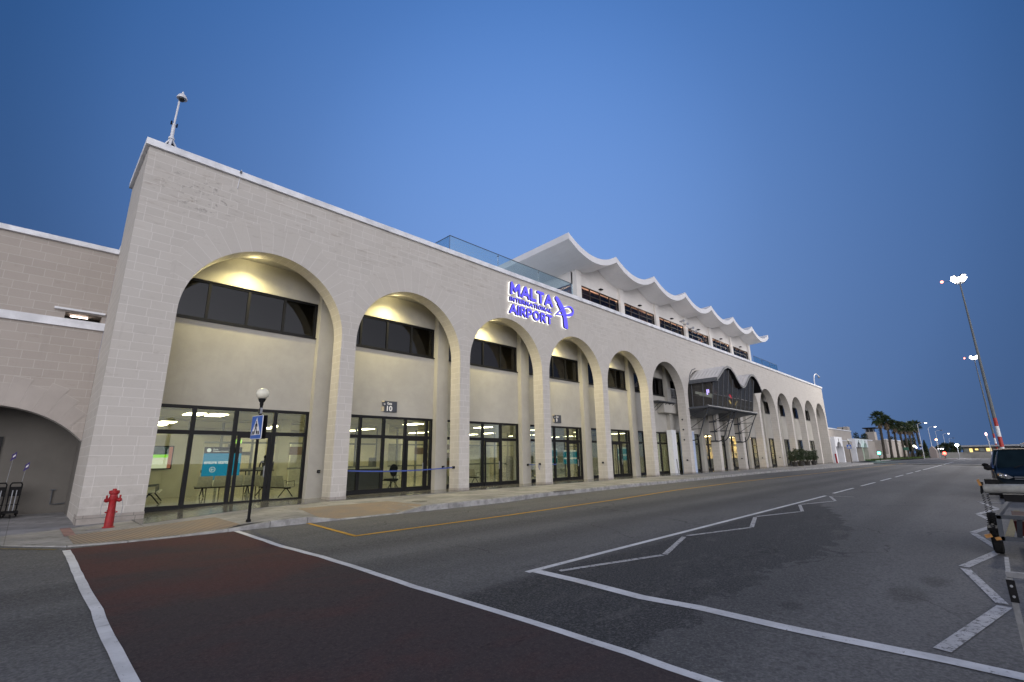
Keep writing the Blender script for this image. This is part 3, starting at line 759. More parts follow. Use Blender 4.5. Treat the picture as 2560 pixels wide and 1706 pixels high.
for i in range(40): mb.box(50.5+.42*i, 5.9, 1.3+.5*(i % 4), 50.8+.42*i, 5.98, 1.6+.5*(i % 4))
obj("shop_counter", mb, plain("dark_counter", (.03, .025, .02), .4), term)

# waiting-hall furniture (things of their own)
M_SEAT = plain("perforated_steel_seat", (.42, .41, .36), .45, .2, .12, 12, .05)
def bench(n, label):
    t = thing("waiting_bench", label, "bench", (0, 0, 0), "airport waiting benches inside the hall")
    W_ = .58
    mb = MB(); mb.box(-W_*n/2, -.03, .34, W_*n/2, .03, .40); obj("beam", mb, M_BLACK, t)
    for i in range(n):
        x_ = -W_*n/2+W_*(i+.5); mb = MB()
        prof = [(-.28, .40), (-.24, .435), (.14, .42), (.20, .44), (.27, .60), (.33, .84), (.345, .84), (.29, .59), (.225, .42), (.15, .395), (-.24, .415)]
        mb.prism(prof, lambda a, b, d: (d, a, b), x_-.265, x_+.265); obj("seat", mb, M_SEAT, t)
        mb = MB(); mb.path([(x_-.28, .18, .42), (x_-.28, .16, .62), (x_-.28, -.16, .64), (x_-.28, -.18, .42)], .014, 6); obj("armrest", mb, M_STEEL, t)
    for sx in (-1, 1):
        mb = MB(); x_ = sx*W_*(n/2-.5); mb.path([(x_, -.30, .02), (x_, -.05, .33), (x_, .05, .33), (x_, .30, .02)], .022, 6); obj("leg", mb, M_BLACK, t)
    return t
b1 = bench(4, "row of grey metal seats in front of the blue poster in the first bay"); b1.location = (6.35, 6.3, 0); b1.rotation_euler[2] = R(180)
b2 = dup(b1, (7.45, 3.75, 0), "row of grey metal seats by the right end of the first bay's glass", R(100))
b3 = dup(b1, (3.45, 4.35, 0), "row of grey metal seats at the left end of the hall below the screen", R(78))
b4 = dup(b1, (13.4, 5.4, 0), "row of grey metal seats behind the door under the Gate 10 sign", R(95))
b5 = dup(b1, (18.2, 4.6, 0), "row of grey metal seats in the third bay", R(95))
# office chair
t = thing("office_chair", "dark swivel chair behind the glass to the left of the Gate 10 door", "chair", (12.35, 2.9, 0))
O = Vector((12.35, 2.9, 0))
mb = MB(); mb.obox(O+Vector((0, 0, .50)), (.25, 0, 0), (0, .24, 0), (0, 0, .04)); obj("seat", mb, M_BLACK, t)
mb = MB(); pl_ = [(.24*math.cos(a)*(1 if math.sin(a) > 0 else .85), .28*math.sin(a)) for a in [i*math.pi/10 for i in range(20)]]
mb.prism(pl_, lambda a, b, d: (O.x+a*.9+.12*d*0, O.y-.24+d, .92+b), 0, .06); obj("backrest", mb, M_BLACK, t)
mb = MB(); mb.tube(O+Vector((0, 0, .08)), O+Vector((0, 0, .48)), .03); mb.tube(O+Vector((0, -.2, .48)), O+Vector((0, -.22, .75)), .02)
for i in range(5):
    a = i*2*math.pi/5; mb.tube(O+Vector((0, 0, .10)), O+Vector((.3*math.cos(a), .3*math.sin(a), .04)), .022, .016)
obj("base", mb, M_BLACK, t)
t = thing("desk", "dark counter desk behind the glass under the Gate 10 sign", "desk", (10.9, 3.2, 0))
mb = MB(); mb.box(9.2, 3.0, 1.02, 12.0, 3.55, 1.07); obj("desk_top", mb, M_IWALL, t)
mb = MB(); mb.box(9.25, 3.1, 0, 11.95, 3.5, 1.02); obj("desk_front", mb, plain("desk_dark", (.03, .03, .035), .5), t)
# hanging screen with landscape picture
t = thing("wall_screen", "wide lit screen showing a green field on the hall's inner wall", "screen", (3.7, 7.25, 1.3))
mb = MB(); mb.box(2.75, 7.22, 1.15, 4.45, 7.295, 2.10); obj("screen_frame", mb, M_BLACK, t)
def screen_mat():
    k = NT("screen_picture"); g = geom(k); sp = k.n("ShaderNodeSeparateXYZ", {0: g}); z = sp.outputs[2]
    c = k.mix(k.math('GREATER_THAN', z, 1.62), (.42, .44, .33), (.18, .48, .02))
    c = k.mix(k.math('GREATER_THAN', z, 1.745), c, k.mix(k.smooth(k.noise(g, 9, 4), .45, .6), (.02, .03, .03), (.05, .07, .06)))
    c = k.mix(k.math('GREATER_THAN', sp.outputs[0], 4.28), c, (.22, .08, .05))
    e = k.n("ShaderNodeEmission", {"Color": c, "Strength": 1.3}); k.t.links.new(e.outputs[0], k.out.inputs[0]); return k.m
mb = MB(); mb.box(2.79, 7.212, 1.19, 4.41, 7.219, 2.06); obj("screen_picture", mb, screen_mat(), t)

def text_mesh(body, bold=0.0, ext=.5):
    cu = bpy.data.curves.new("txt", 'FONT'); cu.body = body; cu.size = 1.0
    cu.offset = bold; cu.extrude = ext; cu.resolution_u = 4
    o = bpy.data.objects.new("txt", cu)
    me = bpy.data.meshes.new_from_object(o)
    vs = [tuple(v.co) for v in me.vertices]; fs = [tuple(p.vertices) for p in me.polygons]
    bpy.data.objects.remove(o); bpy.data.curves.remove(cu); bpy.data.meshes.remove(me)
    return vs, fs
def text_into(mb, body, f, a0, a1, b0, b1, d0, d1, bold=0.0, mi=0, zb=None):
    """fit the lettering into a0..a1 x b0..b1; f(a, b, depth) maps to the world"""
    vs, fs = text_mesh(body, bold)
    xs_ = [v[0] for v in vs]; ys_ = [v[1] for v in vs]
    x0, x1, y0, y1 = min(xs_), max(xs_), min(ys_), max(ys_)
    V_ = [f(a0+(v[0]-x0)/(x1-x0)*(a1-a0), b0+(v[1]-y0)/(y1-y0)*(b1-b0), d0 if v[2] > 0 else d1) for v in vs]
    mb.idx(V_, fs, mi, False)
FY = lambda y: (lambda a, b, d: (a, y+d, b))      # text on a wall facing -y
t = thing("advert_poster", "blue lit poster with white lettering above the row of seats in the first bay", "poster", (6.5, 8.0, .65))
mb = MB(); mb.box(5.76, 8.0, .62, 7.30, 8.08, 1.80); obj("poster_panel", mb, emit("poster_blue", (.012, .20, .36), .9), t)
mb = MB(); mb.box(5.76, 7.99, 1.80, 7.30, 8.08, 2.08); obj("sign_band", mb, plain("sign_band_dark", (.02, .022, .03), .5), t)
mb = MB(); text_into(mb, "enture starts", FY(7.985), 5.80, 6.78, 1.33, 1.46, 0, .004, .01)
text_into(mb, "Baggage Reclaim", FY(7.975), 6.10, 6.72, 1.86, 1.92, 0, .004, .01); text_into(mb, "Exit", FY(7.975), 6.10, 6.30, 1.95, 2.01, 0, .004, .01)
ring = [(6.16+.11*math.cos(i*math.pi/12), 1.08+.11*math.sin(i*math.pi/12)) for i in range(25)]
mb.stroke(ring, .018, FY(7.985), 0, .004); mb.stroke([(6.22, 1.08), (6.10, 1.08), (6.15, 1.13)], .02, FY(7.985), 0, .004); mb.stroke([(6.10, 1.08), (6.15, 1.03)], .02, FY(7.985), 0, .004)
mb.prism([(5.93+.09*math.cos(i*math.pi/8), 1.94+.09*math.sin(i*math.pi/8)) for i in range(16)], FY(7.98), 0, .006)
obj("poster_lettering", mb, emit("poster_white", (.8, .85, .85), .8), t)
M_TEAL = emit("poster_teal", (.01, .26, .34), .8)
for i, (x_, y_, z_, w_, lab) in enumerate(((25.0, 5.0, 1.0, 2.2, "teal cloud poster seen through the glass left of the fifth arch"), (29.2, 6.0, .9, 2.0, "teal cloud poster seen behind the fifth arch's door"), (34.2, 4.4, 1.1, 1.4, "bright teal poster seen through the narrow pane before the sixth arch"))):
    t = thing("cloud_poster", lab, "poster", (x_, y_, z_), "teal posters with white clouds")
    mb = MB(); mb.box(x_, y_, z_, x_+w_, y_+.05, z_+1.0); obj("poster_panel", mb, M_TEAL, t)
    mb = MB()
    for q in range(5):
        for zz in (z_+.42, z_+.98): mb.prism([(x_+w_*(q+.5)/5+w_*.13*math.cos(a*math.pi/6), zz+.07*math.sin(a*math.pi/6)) for a in range(12)], FY(y_-.01), 0, .006)
    obj("cloud_shape", mb, emit("poster_cloud", (.8, .8, .72), .8), t)
t = thing("exit_sign", "small lit green exit sign above the first bay's door", "sign", (5.9, 3.2, 2.1))
mb = MB(); mb.box(5.62, 3.2, 2.10, 5.88, 3.23, 2.24); obj("sign_face", mb, emit("exit_green", (.35, .65, .12), 1.6), t)
mb = MB(); mb.stroke([(5.80, 2.17), (5.70, 2.17)], .03, FY(3.19), 0, .004); mb.prism([(5.66, 2.17), (5.71, 2.21), (5.71, 2.13)], FY(3.19), 0, .004); obj("sign_symbol", mb, M_WPAINT, t)

mb = MB()
for x_, z0_, z1_ in ((7.75, .9, 2.35), (8.35, 1.75, 1.95), (9.2, .9, 1.1)): mb.box(x_, 12.0, z0_, x_+.55, 12.1, z1_)
for x_ in (12.6, 15.2, 15.9, 21.0, 27.2): mb.box(x_, 9.9, 0, x_+.38, 10.3, 1.55)
obj("hall_kiosk", mb, M_GREY, term)
mb = MB()
for i in range(9): mb.tube((5.3+.55*i, 9.6, 0), (5.3+.55*i, 9.6, .98), .025, n=6)
mb.box(5.3, 9.58, .93, 9.7, 9.62, .98)
obj("queue_barrier", mb, M_BLACK, term)
# people standing deep in the hall
def person(loc, rz_, lean, label, cloth, h=1.72):
    t = thing("person", label, "person", loc, "people standing inside the hall")
    V_ = {'pel': (0, 0, .95, .13, .10), 'wst': (0, lean*.05, 1.12, .12, .09), 'chs': (0, lean*.12, 1.34, .155, .11), 'nck': (0, lean*.18, 1.47, .05, .05), 'hd0': (0, lean*.22, 1.55, .075, .085), 'hd1': (0, lean*.25, 1.66, .075, .085),
          'lh': (-.10, 0, .90, .09, .09), 'lk': (-.11, .04, .50, .06, .06), 'la': (-.12, -.01, .09, .04, .045), 'lt': (-.13, .14, .04, .04, .03),
          'rh': (.10, 0, .90, .09, .09), 'rk': (.12, .02, .50, .06, .06), 'ra': (.14, -.06, .09, .04, .045), 'rt': (.16, .09, .04, .04, .03),
          'ls': (-.19, lean*.14, 1.40, .055, .055), 'le': (-.25, lean*.14+.02, 1.14, .042, .042), 'lw': (-.20, lean*.14+.24, 1.06, .03, .03), 'lf': (-.18, lean*.14+.33, 1.07, .028, .016),
          'rs': (.19, lean*.14, 1.40, .055, .055), 're': (.26, lean*.14+.0, 1.13, .042, .042), 'rw': (.24, lean*.14+.14, .92, .03, .03), 'rf': (.23, lean*.14+.19, .84, .028, .016)}
    E_ = [('pel', 'wst'), ('wst', 'chs'), ('chs', 'nck'), ('nck', 'hd0'), ('hd0', 'hd1'), ('pel', 'lh'), ('lh', 'lk'), ('lk', 'la'), ('la', 'lt'), ('pel', 'rh'), ('rh', 'rk'), ('rk', 'ra'), ('ra', 'rt'),
          ('chs', 'ls'), ('ls', 'le'), ('le', 'lw'), ('lw', 'lf'), ('chs', 'rs'), ('rs', 're'), ('re', 'rw'), ('rw', 'rf')]
    ks = list(V_); me = bpy.data.meshes.new("body")
    me.from_pydata([V_[q][:3] for q in ks], [(ks.index(a), ks.index(b)) for a, b in E_], [])
    o = bpy.data.objects.new("body", me); C.objects.link(o); o.parent = t
    sk = o.modifiers.new("skin", 'SKIN')
    for i, q in enumerate(ks): me.skin_vertices[0].data[i].radius = V_[q][3:5]
    me.skin_vertices[0].data[0].use_root = True
    ss = o.modifiers.new("sub", 'SUBSURF'); ss.levels = ss.render_levels = 1
    me.materials.append(cloth); WPOS[o.name] = Vector(loc)
    mb = MB(); mb.ball((loc[0], loc[1]+lean*.25-.015, loc[2]+1.67), .085, .095, .09, 12, 7); obj("hair", mb, M_BLACK, t)
    t.rotation_euler[2] = rz_
M_DKCLOTH = plain("dark_clothing", (.035, .035, .045), .8)
person((9.9, 12.6, 0), R(160), 1.0, "person in dark clothes leaning forward, seen through the first bay's door", M_DKCLOTH)
person((10.75, 13.2, 0), R(200), .1, "person in dark clothes standing just right of the first bay's door", plain("dark_blue_clothing", (.04, .045, .08), .8))

# upper storey with scalloped shell roof
CX0 = 27.0
YU = 2.45
def wave(x):
    u = ((x-24.2)/S) % 1.0
    return (2*u-1)**2
mb = MB()
NX = 7*16
TH = .47
def zr(x, y): return 15.66+.92*wave(x) - .045*(y-.8)
xr_ = [24.2+7*S*i/NX for i in range(NX+1)]
yr_ = [.8, 1.3, 1.8, 2.4, 12.0]
def zpk(i, y): 
    x = xr_[i]; return (15.66+.92 if i % 16 == 0 else 15.66+.92*wave(x)) - .045*(y-.8)
for i in range(NX):
    for y0, y1 in zip(yr_, yr_[1:]):
        a, b = xr_[i], xr_[i+1]
        mb.face([(a, y0, zpk(i, y0)), (b, y0, zpk(i+1, y0)), (b, y1, zpk(i+1, y1)), (a, y1, zpk(i, y1))], None, 0, True)
        mb.face([(a, y1, zpk(i, y1)-TH), (b, y1, zpk(i+1, y1)-TH), (b, y0, zpk(i+1, y0)-TH), (a, y0, zpk(i, y0)-TH)], None, 1, True)
    a, b = xr_[i], xr_[i+1]
    mb.face([(a, .8, zpk(i, .8)-TH), (b, .8, zpk(i+1, .8)-TH), (b, .8, zpk(i+1, .8)), (a, .8, zpk(i, .8))], None, 0)
    mb.face([(b, 12, zpk(i+1, 12)-TH), (a, 12, zpk(i, 12)-TH), (a, 12, zpk(i, 12)), (b, 12, zpk(i+1, 12))], None, 0)
for i in (0, NX):
    for y0, y1 in zip(yr_, yr_[1:]):
        q = [(xr_[i], y1, zpk(i, y1)-TH), (xr_[i], y0, zpk(i, y0)-TH), (xr_[i], y0, zpk(i, y0)), (xr_[i], y1, zpk(i, y1))]
        mb.face(q if i == 0 else q[::-1], None, 0)
obj("shell_roof", mb, [M_SHELLEDGE, M_SOFFIT], term)
mb = MB()        # front wall, its top following the shells
x1_ = CX0+6*S+.6
n_ = 120
for i in range(n_):
    a = CX0+(x1_-CX0)*i/n_; b = CX0+(x1_-CX0)*(i+1)/n_
    za, zb_ = zr(a, YU)-TH+.02, zr(b, YU)-TH+.02
    mb.face([(a, YU+.12, 14.10), (b, YU+.12, 14.10), (b, YU+.12, zb_), (a, YU+.12, za)])
mb.box(CX0, YU+.12, 11, x1_, YU+.3, 12.55)
mb.box(CX0, YU+.30, 14.10, x1_, YU+.45, 15.0)
mb.box(CX0+.004, YU+.455, 14.10, CX0+.2, 11.0, 15.12)
mb.box(CX0+.004, YU+.455, 11, CX0+.2, 11.0, 12.4)
mb.box(x1_-.2, YU+.455, 11, x1_-.004, 11.0, 15.0)
obj("upper_storey_wall", mb, M_WHITEW, term)
for i in range(7):
    x_ = CX0+S*i; mb = MB(); mb.box(x_, YU-.06, 11, x_+.60, YU+.42, zr(x_+.3, YU)-TH+.05)
    obj("upper_pier", mb, M_WHITEW, term)
mb = MB()
for j in range(3): mb.box(CX0-.03, 5.2+3.2*j, 11, CX0+.22, 5.7+3.2*j, 14.6)
obj("side_pier", mb, M_WHITEW, term)
M_CURT = plain("reddish_curtain", (.30, .11, .08), .8, 0, .4, 1.2)
for i in range(6):
    x0, x1 = CX0+S*i+.60, CX0+S*(i+1)
    mb = MB(); frame_rect(mb, x0, x1, 12.4, 14.10, YU+.13, .07, .09, [x0+(x1-x0)*q/4 for q in (1, 2, 3)], ((13.50, .06),), .085)
    f = obj("lounge_window", mb, M_BRONZE, term)
    mb = MB(); mb.box(x0+.05, YU+.17, 12.45, x1-.05, YU+.18, 13.88); obj("lounge_pane", mb, M_GLASS_T, f)
    mb = MB(); mb.box((x0+x1)/2-.16, YU-.12, 14.30, (x0+x1)/2+.16, YU+.12, 14.37); obj("wall_floodlight", mb, M_BLACK, term)
mb = MB()
for j in range(2):
    frame_rect(mb, 0, 1, 0, 1, 0, .01, .01) if False else None
    y0, y1 = (YU+.5, 5.2) if j == 0 else (5.7, 8.4)
    mb.box(CX0+.02, y0, 12.4, CX0+.1, y1, 12.5); mb.box(CX0+.02, y0, 14.0, CX0+.1, y1, 14.10); mb.box(CX0+.02, y0, 13.3, CX0+.1, y1, 13.38)
    for q in range(4): yy_ = y0+(y1-y0)*q/3; mb.box(CX0+.015, yy_-.04, 12.4, CX0+.105, yy_+.04, 14.10)
f = obj("lounge_side_window", mb, M_BRONZE, term)
mb = MB(); mb.box(CX0+.05, YU+.5, 12.4, CX0+.06, 8.4, 13.9); obj("lounge_side_pane", mb, M_GLASS_T, f)
mb = MB()
for i in range(14):
    for z_ in (12.4,): mb.box(CX0+1+2.6*i, 5.5, 11.5, CX0+1.9+2.6*i, 5.6, 13.9)
mb.box(CX0+.5, 7.5, 11.4, x1_-.5, 7.7, 14.6)
obj("lounge_curtain", mb, M_CURT, term)
mb = MB(); mb.box(CX0+.3, 2.9, 14.42, x1_-.3, 7.6, 14.50); mb.box(CX0+.3, 2.9, 11.3, x1_-.3, 7.6, 11.4)
obj("lounge_ceiling", mb, plain("lounge_ceiling", (.3, .26, .22), .8), term)
mb = MB()
for x_, y_, z_ in ((27.8, 3.0, 12.9), (41.6, 3.4, 12.9), (44.0, 3.2, 12.8), (49, 3.6, 12.9), (59.9, 3.6, 13.6)):
    mb.box(x_, y_, z_, x_+.34, y_+.05, z_+.07)
obj("lounge_lamp", mb, emit("lounge_lamp_glow", (1.0, .70, .42), 7.0), term)
for x_ in (30, 42, 54):
    l = bpy.data.lights.new("lounge_lamp_light", 'POINT'); l.energy = 800; l.color = (1.0, .62, .42); l.shadow_soft_size = .3
    lo = bpy.data.objects.new("lounge_lamp_light", l); C.objects.link(lo); lo.parent = term; lo.location = (x_-44, 5.2, 13.9)
# terrace glass balustrades
def rail(name, pts, h0, h1, label, cap=M_STEEL):
    t = thing(name, label, "glass railing", (pts[0][0], pts[0][1], h0))
    for (a, b), (c, d) in zip(pts, pts[1:]):
        L_ = math.hypot(c-a, d-b); n = max(1, round(L_/3.35)); ux, uy = (c-a)/L_, (d-b)/L_
        for i in range(n):
            s0, s1 = L_*i/n+.012, L_*(i+1)/n-.012
            P0 = Vector((a+ux*(s0+s1)/2, b+uy*(s0+s1)/2, (h0+h1)/2))
            mb = MB(); mb.obox(P0, (ux*(s1-s0)/2, uy*(s1-s0)/2, 0), (-uy*.008, ux*.008, 0), (0, 0, (h1-h0)/2)); obj("glass_panel", mb, M_GLASS_R, t)
            if i:
                q = Vector((a+ux*L_*i/n, b+uy*L_*i/n, h1-.12)); mb = MB(); mb.obox(q, (ux*.05, uy*.05, 0), (-uy*.02, ux*.02, 0), (0, 0, .02)); mb.tube((q.x, q.y, h0), (q.x, q.y, h1), .012, n=6); obj("clamp", mb, M_STEEL, t)
        mb = MB(); mb.tube((a, b, h1+.01), (c, d, h1+.01), .019, n=6); obj("top_rail", mb, cap, t)
    for (a, b) in pts[:-1] if len(pts) > 2 else []:
        mb = MB(); mb.tube((a, b, h0), (a, b, h1), .014, n=6); obj("corner_post", mb, cap, t)
rail("terrace_railing", [(15.0, 6.0), (15.0, 2.2), (26.25, 2.2)], 11.3, 13.68, "blue-green glass railing on the roof edge left of the scalloped roof")
rail("terrace_railing", [(63.75, 2.2), (73.2, 2.2), (73.2, 6.0)], 11.3, 13.66, "short glass railing on the roof edge beyond the scalloped roof")

# ---------------------------------------------------------------- illuminated airport sign
t = thing("airport_sign", "lit blue lettering with a ribbon cross emblem high on the stone wall", "sign", (20, 0, 9.0))
M_SIGN = None
def sign_mat():
    k = NT("lit_blue_letter"); p = k.n("ShaderNodeBsdfPrincipled", {"Base Color": (.04, .03, .35), "Roughness": .3, "Emission Color": (.135, .115, .86), "Emission Strength": .95})
    k.t.links.new(p.outputs[0], k.out.inputs[0]); return k.m
M_SIGN = sign_mat()
M_SIGNSIDE = plain("dark_blue_letter_side", (.012, .008, .09), .4)
M_HALO = emit("white_back_light", (1.0, .98, .95), 1.7)
GL = {  # rounded sans capitals as centre-line strokes in a unit box: (advance, strokes)
    'M': (1.12, [[(.0, 0), (.06, 1)], [(.06, 1), (.5, .30)], [(.5, .30), (.94, 1)], [(.94, 1), (1.0, 0)]]),
    'A': (1.0, [[(0, 0), (.45, 1)], [(.45, 1), (.9, 0)], [(.18, .30), (.72, .30)]]),
    'L': (.66, [[(0, 1), (0, 0)], [(0, 0), (.52, 0)]]),
    'T': (.84, [[(0, 1), (.74, 1)], [(.37, 1), (.37, 0)]]),
    'I': (.20, [[(0, 1), (0, 0)]]),
    'N': (.86, [[(0, 0), (0, 1)], [(0, 1), (.68, 0)], [(.68, 0), (.68, 1)]]),
    'E': (.66, [[(0, 0), (0, 1)], [(0, 1), (.52, 1)], [(0, .5), (.46, .5)], [(0, 0), (.52, 0)]]),
    'R': (.80, [[(0, 0), (0, 1)], [(0, 1), (.32, 1), (.50, .94), (.58, .76), (.50, .57), (.32, .50), (0, .50)], [(.28, .50), (.64, 0)]]),
    'P': (.76, [[(0, 0), (0, 1)], [(0, 1), (.32, 1), (.52, .93), (.60, .72), (.52, .50), (.32, .42), (0, .42)]]),
    'O': (1.02, [[(.42+.42*math.sin(i*math.pi/10), .5+.5*math.cos(i*math.pi/10)) for i in range(21)]]),
}
def stroke_word(mb, body, a0, a1, b0, b1, wd, d0, d1):
    adv = sum(GL[c][0] for c in body)+.20*(len(body)-1)-.12
    sx_ = (a1-a0-wd)/adv; hh = b1-b0-wd; cx = a0+wd/2; step = 0
    for c in body:
        w_, S_ = GL[c]
        for st in S_:
            pts = [(cx+px_*sx_, b0+wd/2+py_*hh) for px_, py_ in st]
            step += 1; e = .0012*(step % 4)
            mb.stroke(pts, wd, FY(0), d0-e, d1)
            ends = [pts[0], pts[-1]] if len(pts) < 20 else [pts[0]]
            for j, q in enumerate(ends):
                mb.prism([(q[0]+wd/2*math.cos(i*math.pi/6), q[1]+wd/2*math.sin(i*math.pi/6)) for i in range(12)], FY(0), d0-e-.0003*(j+1), d1+.0005*(j+1))
        cx += (w_+.20)*sx_
def letters(name, body, a0, a1, b0, b1, wd, halo):
    mb = MB(); stroke_word(mb, body, a0, a1, b0, b1, wd, -.225, -.12)
    for i, f in enumerate(mb.f):
        ys_ = [mb.v[j][1] for j in f]
        if max(ys_)-min(ys_) > .01: mb.mi[i] = 1
    obj(name, mb, [M_SIGN, M_SIGNSIDE], t)
    mb = MB(); stroke_word(mb, body, a0-halo, a1+halo, b0-halo, b1+halo, wd+2*halo, -.10, -.075)
    obj("back_light", mb, M_HALO, t)
letters("letter_row", "MALTA", 17.36, 20.97, 10.13, 10.88, .165, .028)
letters("letter_row", "INTERNATIONAL", 17.33, 20.87, 9.745, 9.995, .060, .030)
letters("letter_row", "AIRPORT", 17.28, 20.87, 9.02, 9.60, .125, .028)
mb = MB(); hb = MB()
def smoothpts(P, n=6):
    out = []
    for i in range(len(P)-1):
        p0 = P[max(i-1, 0)]; p1 = P[i]; p2 = P[i+1]; p3 = P[min(i+2, len(P)-1)]
        for j in range(n):
            s = j/n
            out.append(tuple(.5*((2*p1[q])+(-p0[q]+p2[q])*s+(2*p0[q]-5*p1[q]+4*p2[q]-p3[q])*s*s+(-p0[q]+3*p1[q]-3*p2[q]+p3[q])*s**3) for q in range(len(p1))))
    out.append(tuple(P[-1])); return out
ribs = [smoothpts([(21.27, 10.90, .10), (21.36, 10.82, .30), (21.62, 10.60, .30), (21.90, 10.33, .27), (22.08, 10.05, .25), (22.15, 9.75, .25), (22.18, 9.45, .30), (22.17, 9.15, .38), (22.16, 9.06, .26)]),
        smoothpts([(21.42, 10.50, .05), (21.62, 10.30, .10), (21.85, 10.0, .13), (22.0, 9.7, .14), (22.02, 9.4, .15), (22.03, 9.15, .12)]),
        smoothpts([(21.20, 9.70, .02), (21.42, 9.90, .06), (21.75, 10.14, .08), (22.1, 10.38, .08), (22.5, 10.52, .10), (22.78, 10.50, .13), (22.92, 10.36, .12), (22.90, 10.20, .13), (22.72, 10.06, .20), (22.45, 9.97, .15), (22.1, 9.91, .08), (21.7, 9.83, .06), (21.25, 9.78, .03)])]
for i, q in enumerate(ribs):
    mb.stroke([p[:2] for p in q], [p[2] for p in q], FY(0), -.225-.012*i, -.12-.006*i)
    hb.stroke([p[:2] for p in q], [p[2]+.07 for p in q], FY(0), -.10-.003*i, -.075-.002*i)
for i, f in enumerate(mb.f):
    ys_ = [mb.v[j][1] for j in f]
    if max(ys_)-min(ys_) > .01: mb.mi[i] = 1
obj("emblem", mb, [M_SIGN, M_SIGNSIDE], t); obj("back_light", hb, M_HALO, t)

# gate signs
M_SIGNGREY = plain("gate_sign_grey", (.035, .04, .055), .4, 0, .08, 5)
M_CREAM = plain("gate_sign_cream", (.55, .47, .30), .5, 0, .06, 5)
M_SWHITE = plain("sign_white", (.72, .72, .72), .4, 0, .03, 5)
for x_, num, lab in ((10.95, "10", "grey Gate 10 sign over the second bay's glass front"), (22.83, "9", "grey Gate 9 sign over the fourth bay's glass front")):
    t = thing("gate_sign", lab, "sign", (x_, 1.6, 3.5))
    mb = MB(); mb.box(x_+.10, 1.575, 3.49, x_+.74, 1.628, 3.98); obj("sign_panel", mb, M_SIGNGREY, t)
    mb = MB(); mb.box(x_-.02, 1.59, 3.52, x_+.098, 1.628, 3.72); mb.box(x_-.02, 1.59, 3.92, x_+.098, 1.628, 3.98); obj("sign_edge", mb, M_CREAM, t)
    mb = MB(); mb.box(x_+.0, 1.56, 3.75, x_+.15, 1.574, 3.92); obj("arrow_tag", mb, M_SIGNGREY, t)
    mb = MB(); text_into(mb, "Gate", FY(1.57), x_+.23, x_+.47, 3.82, 3.93, 0, .004, .02)
    text_into(mb, num, FY(1.57), x_+.22, x_+(.50 if num == "10" else .36), 3.53, 3.77, 0, .004, .03)
    mb.stroke([(x_+.03, 3.83), (x_+.12, 3.83)], .018, FY(1.555), 0, .004); mb.stroke([(x_+.085, 3.875), (x_+.12, 3.83), (x_+.085, 3.785)], .016, FY(1.552), 0, .004)
    obj("sign_lettering", mb, M_SWHITE, t)

# lit downlights in the arcade ceiling
M_DISC = emit("downlight_glow", (1.0, .93, .62), 22.0)
def downlight(k, e, lab):
    x_, y_ = PX(k)+2.75, .80
    t = thing("ceiling_downlight", lab, "light", (x_, y_, 8.95), "round downlights in the arcade ceiling")
    mb = MB(); mb.lathe((x_, y_, 8.925), [(.15, .024), (.15, 0), (.125, 0), (.125, .02)], 18); obj("rim", mb, M_WPAINT, t)
    mb = MB(); mb.lathe((x_, y_, 8.93), [(.0005, 0), (.123, 0), (.123, .01)], 18); obj("lamp_face", mb, M_DISC, t)
    l = bpy.data.lights.new("downlight_lamp", 'SPOT'); l.energy = e; l.color = (1.0, .85, .38); l.spot_size = R(152); l.spot_blend = .9; l.shadow_soft_size = .11
    lo = bpy.data.objects.new("downlight_lamp", l); C.objects.link(lo); lo.parent = t; lo.location = (0, .12, -.06); lo.rotation_euler = (R(-14), 0, 0)
    l2 = bpy.data.lights.new("downlight_spill", 'POINT'); l2.energy = e*.02; l2.color = (1.0, .86, .44); l2.shadow_soft_size = .14
    lo = bpy.data.objects.new("downlight_spill", l2); C.objects.link(lo); lo.parent = t; lo.location = (0, 0, -.30)
for k, nm in ((1, "first"), (2, "second"), (3, "third"), (4, "fourth"), (5, "fifth")):
    downlight(k, 1050, "glowing round downlight under the crown of the %s arch" % nm)

# ---------------------------------------------------------------- glass cabin hung on the arches
t = thing("cabin_balcony", "dark glass cabin with a wavy metal roof hung on curved steel brackets", "balcony", (44, 0, 5.3))
X0, X1 = 39.45, 48.9
YF0, YF1 = -1.60, -1.92       # front glass leans outward
mb = MB()
mb.box(38.5, -1.55, 5.17, 49.75, .9, 5.25)
# underside shell: curved panels between the trusses
for a, b in ((38.8, 43.9), (44.7, 49.8)):
    n = 8
    for i in range(n):
        s0, s1 = i/n, (i+1)/n
        for (ya, yb, za, zb_) in ((-1.5, -.4, .02, .36), (-.4, .6, .36, .50)):
            d = lambda s, z: 5.16-z*(1-abs(2*s-1)**2.2)
            mb.face([(a+(b-a)*s0, ya, d(s0, za)), (a+(b-a)*s1, ya, d(s1, za)), (a+(b-a)*s1, yb, d(s1, zb_)), (a+(b-a)*s0, yb, d(s0, zb_))], sm=True)
obj("deck", mb, M_STEEL, t)
mb = MB(); mb.tube((38.4, -1.65, 5.30), (49.85, -1.65, 5.30), .10, n=10); obj("front_tube", mb, M_STEEL, t)
M_TRUSS = plain("dark_truss_steel", (.045, .05, .06), .45, .4, .2, 5, .05)
def truss(x_):
    mb = MB()
    bow = smoothpts([(-1.62, 5.28), (-1.22, 4.48), (-.88, 3.70), (-.62, 3.05), (-.38, 2.74), (-.10, 2.62), (.25, 2.62)], 4)
    mb.path([(x_, a, b) for a, b in bow], .045, 8)
    mb.tube((x_, .22, 2.60), (x_, .22, 5.2), .05)
    for (a, b), (c, d) in (((.22, 4.42), (-1.18, 4.42)), ((.22, 3.52), (-.80, 3.52)), ((.22, 3.52), (-1.20, 4.40)), ((.22, 4.42), (-1.60, 5.24)), ((.1, 5.15), (-1.6, 5.24))):
        mb.tube((x_, a, b), (x_, c, d), .026, n=6)
    obj("bracket_truss", mb, M_TRUSS, t)
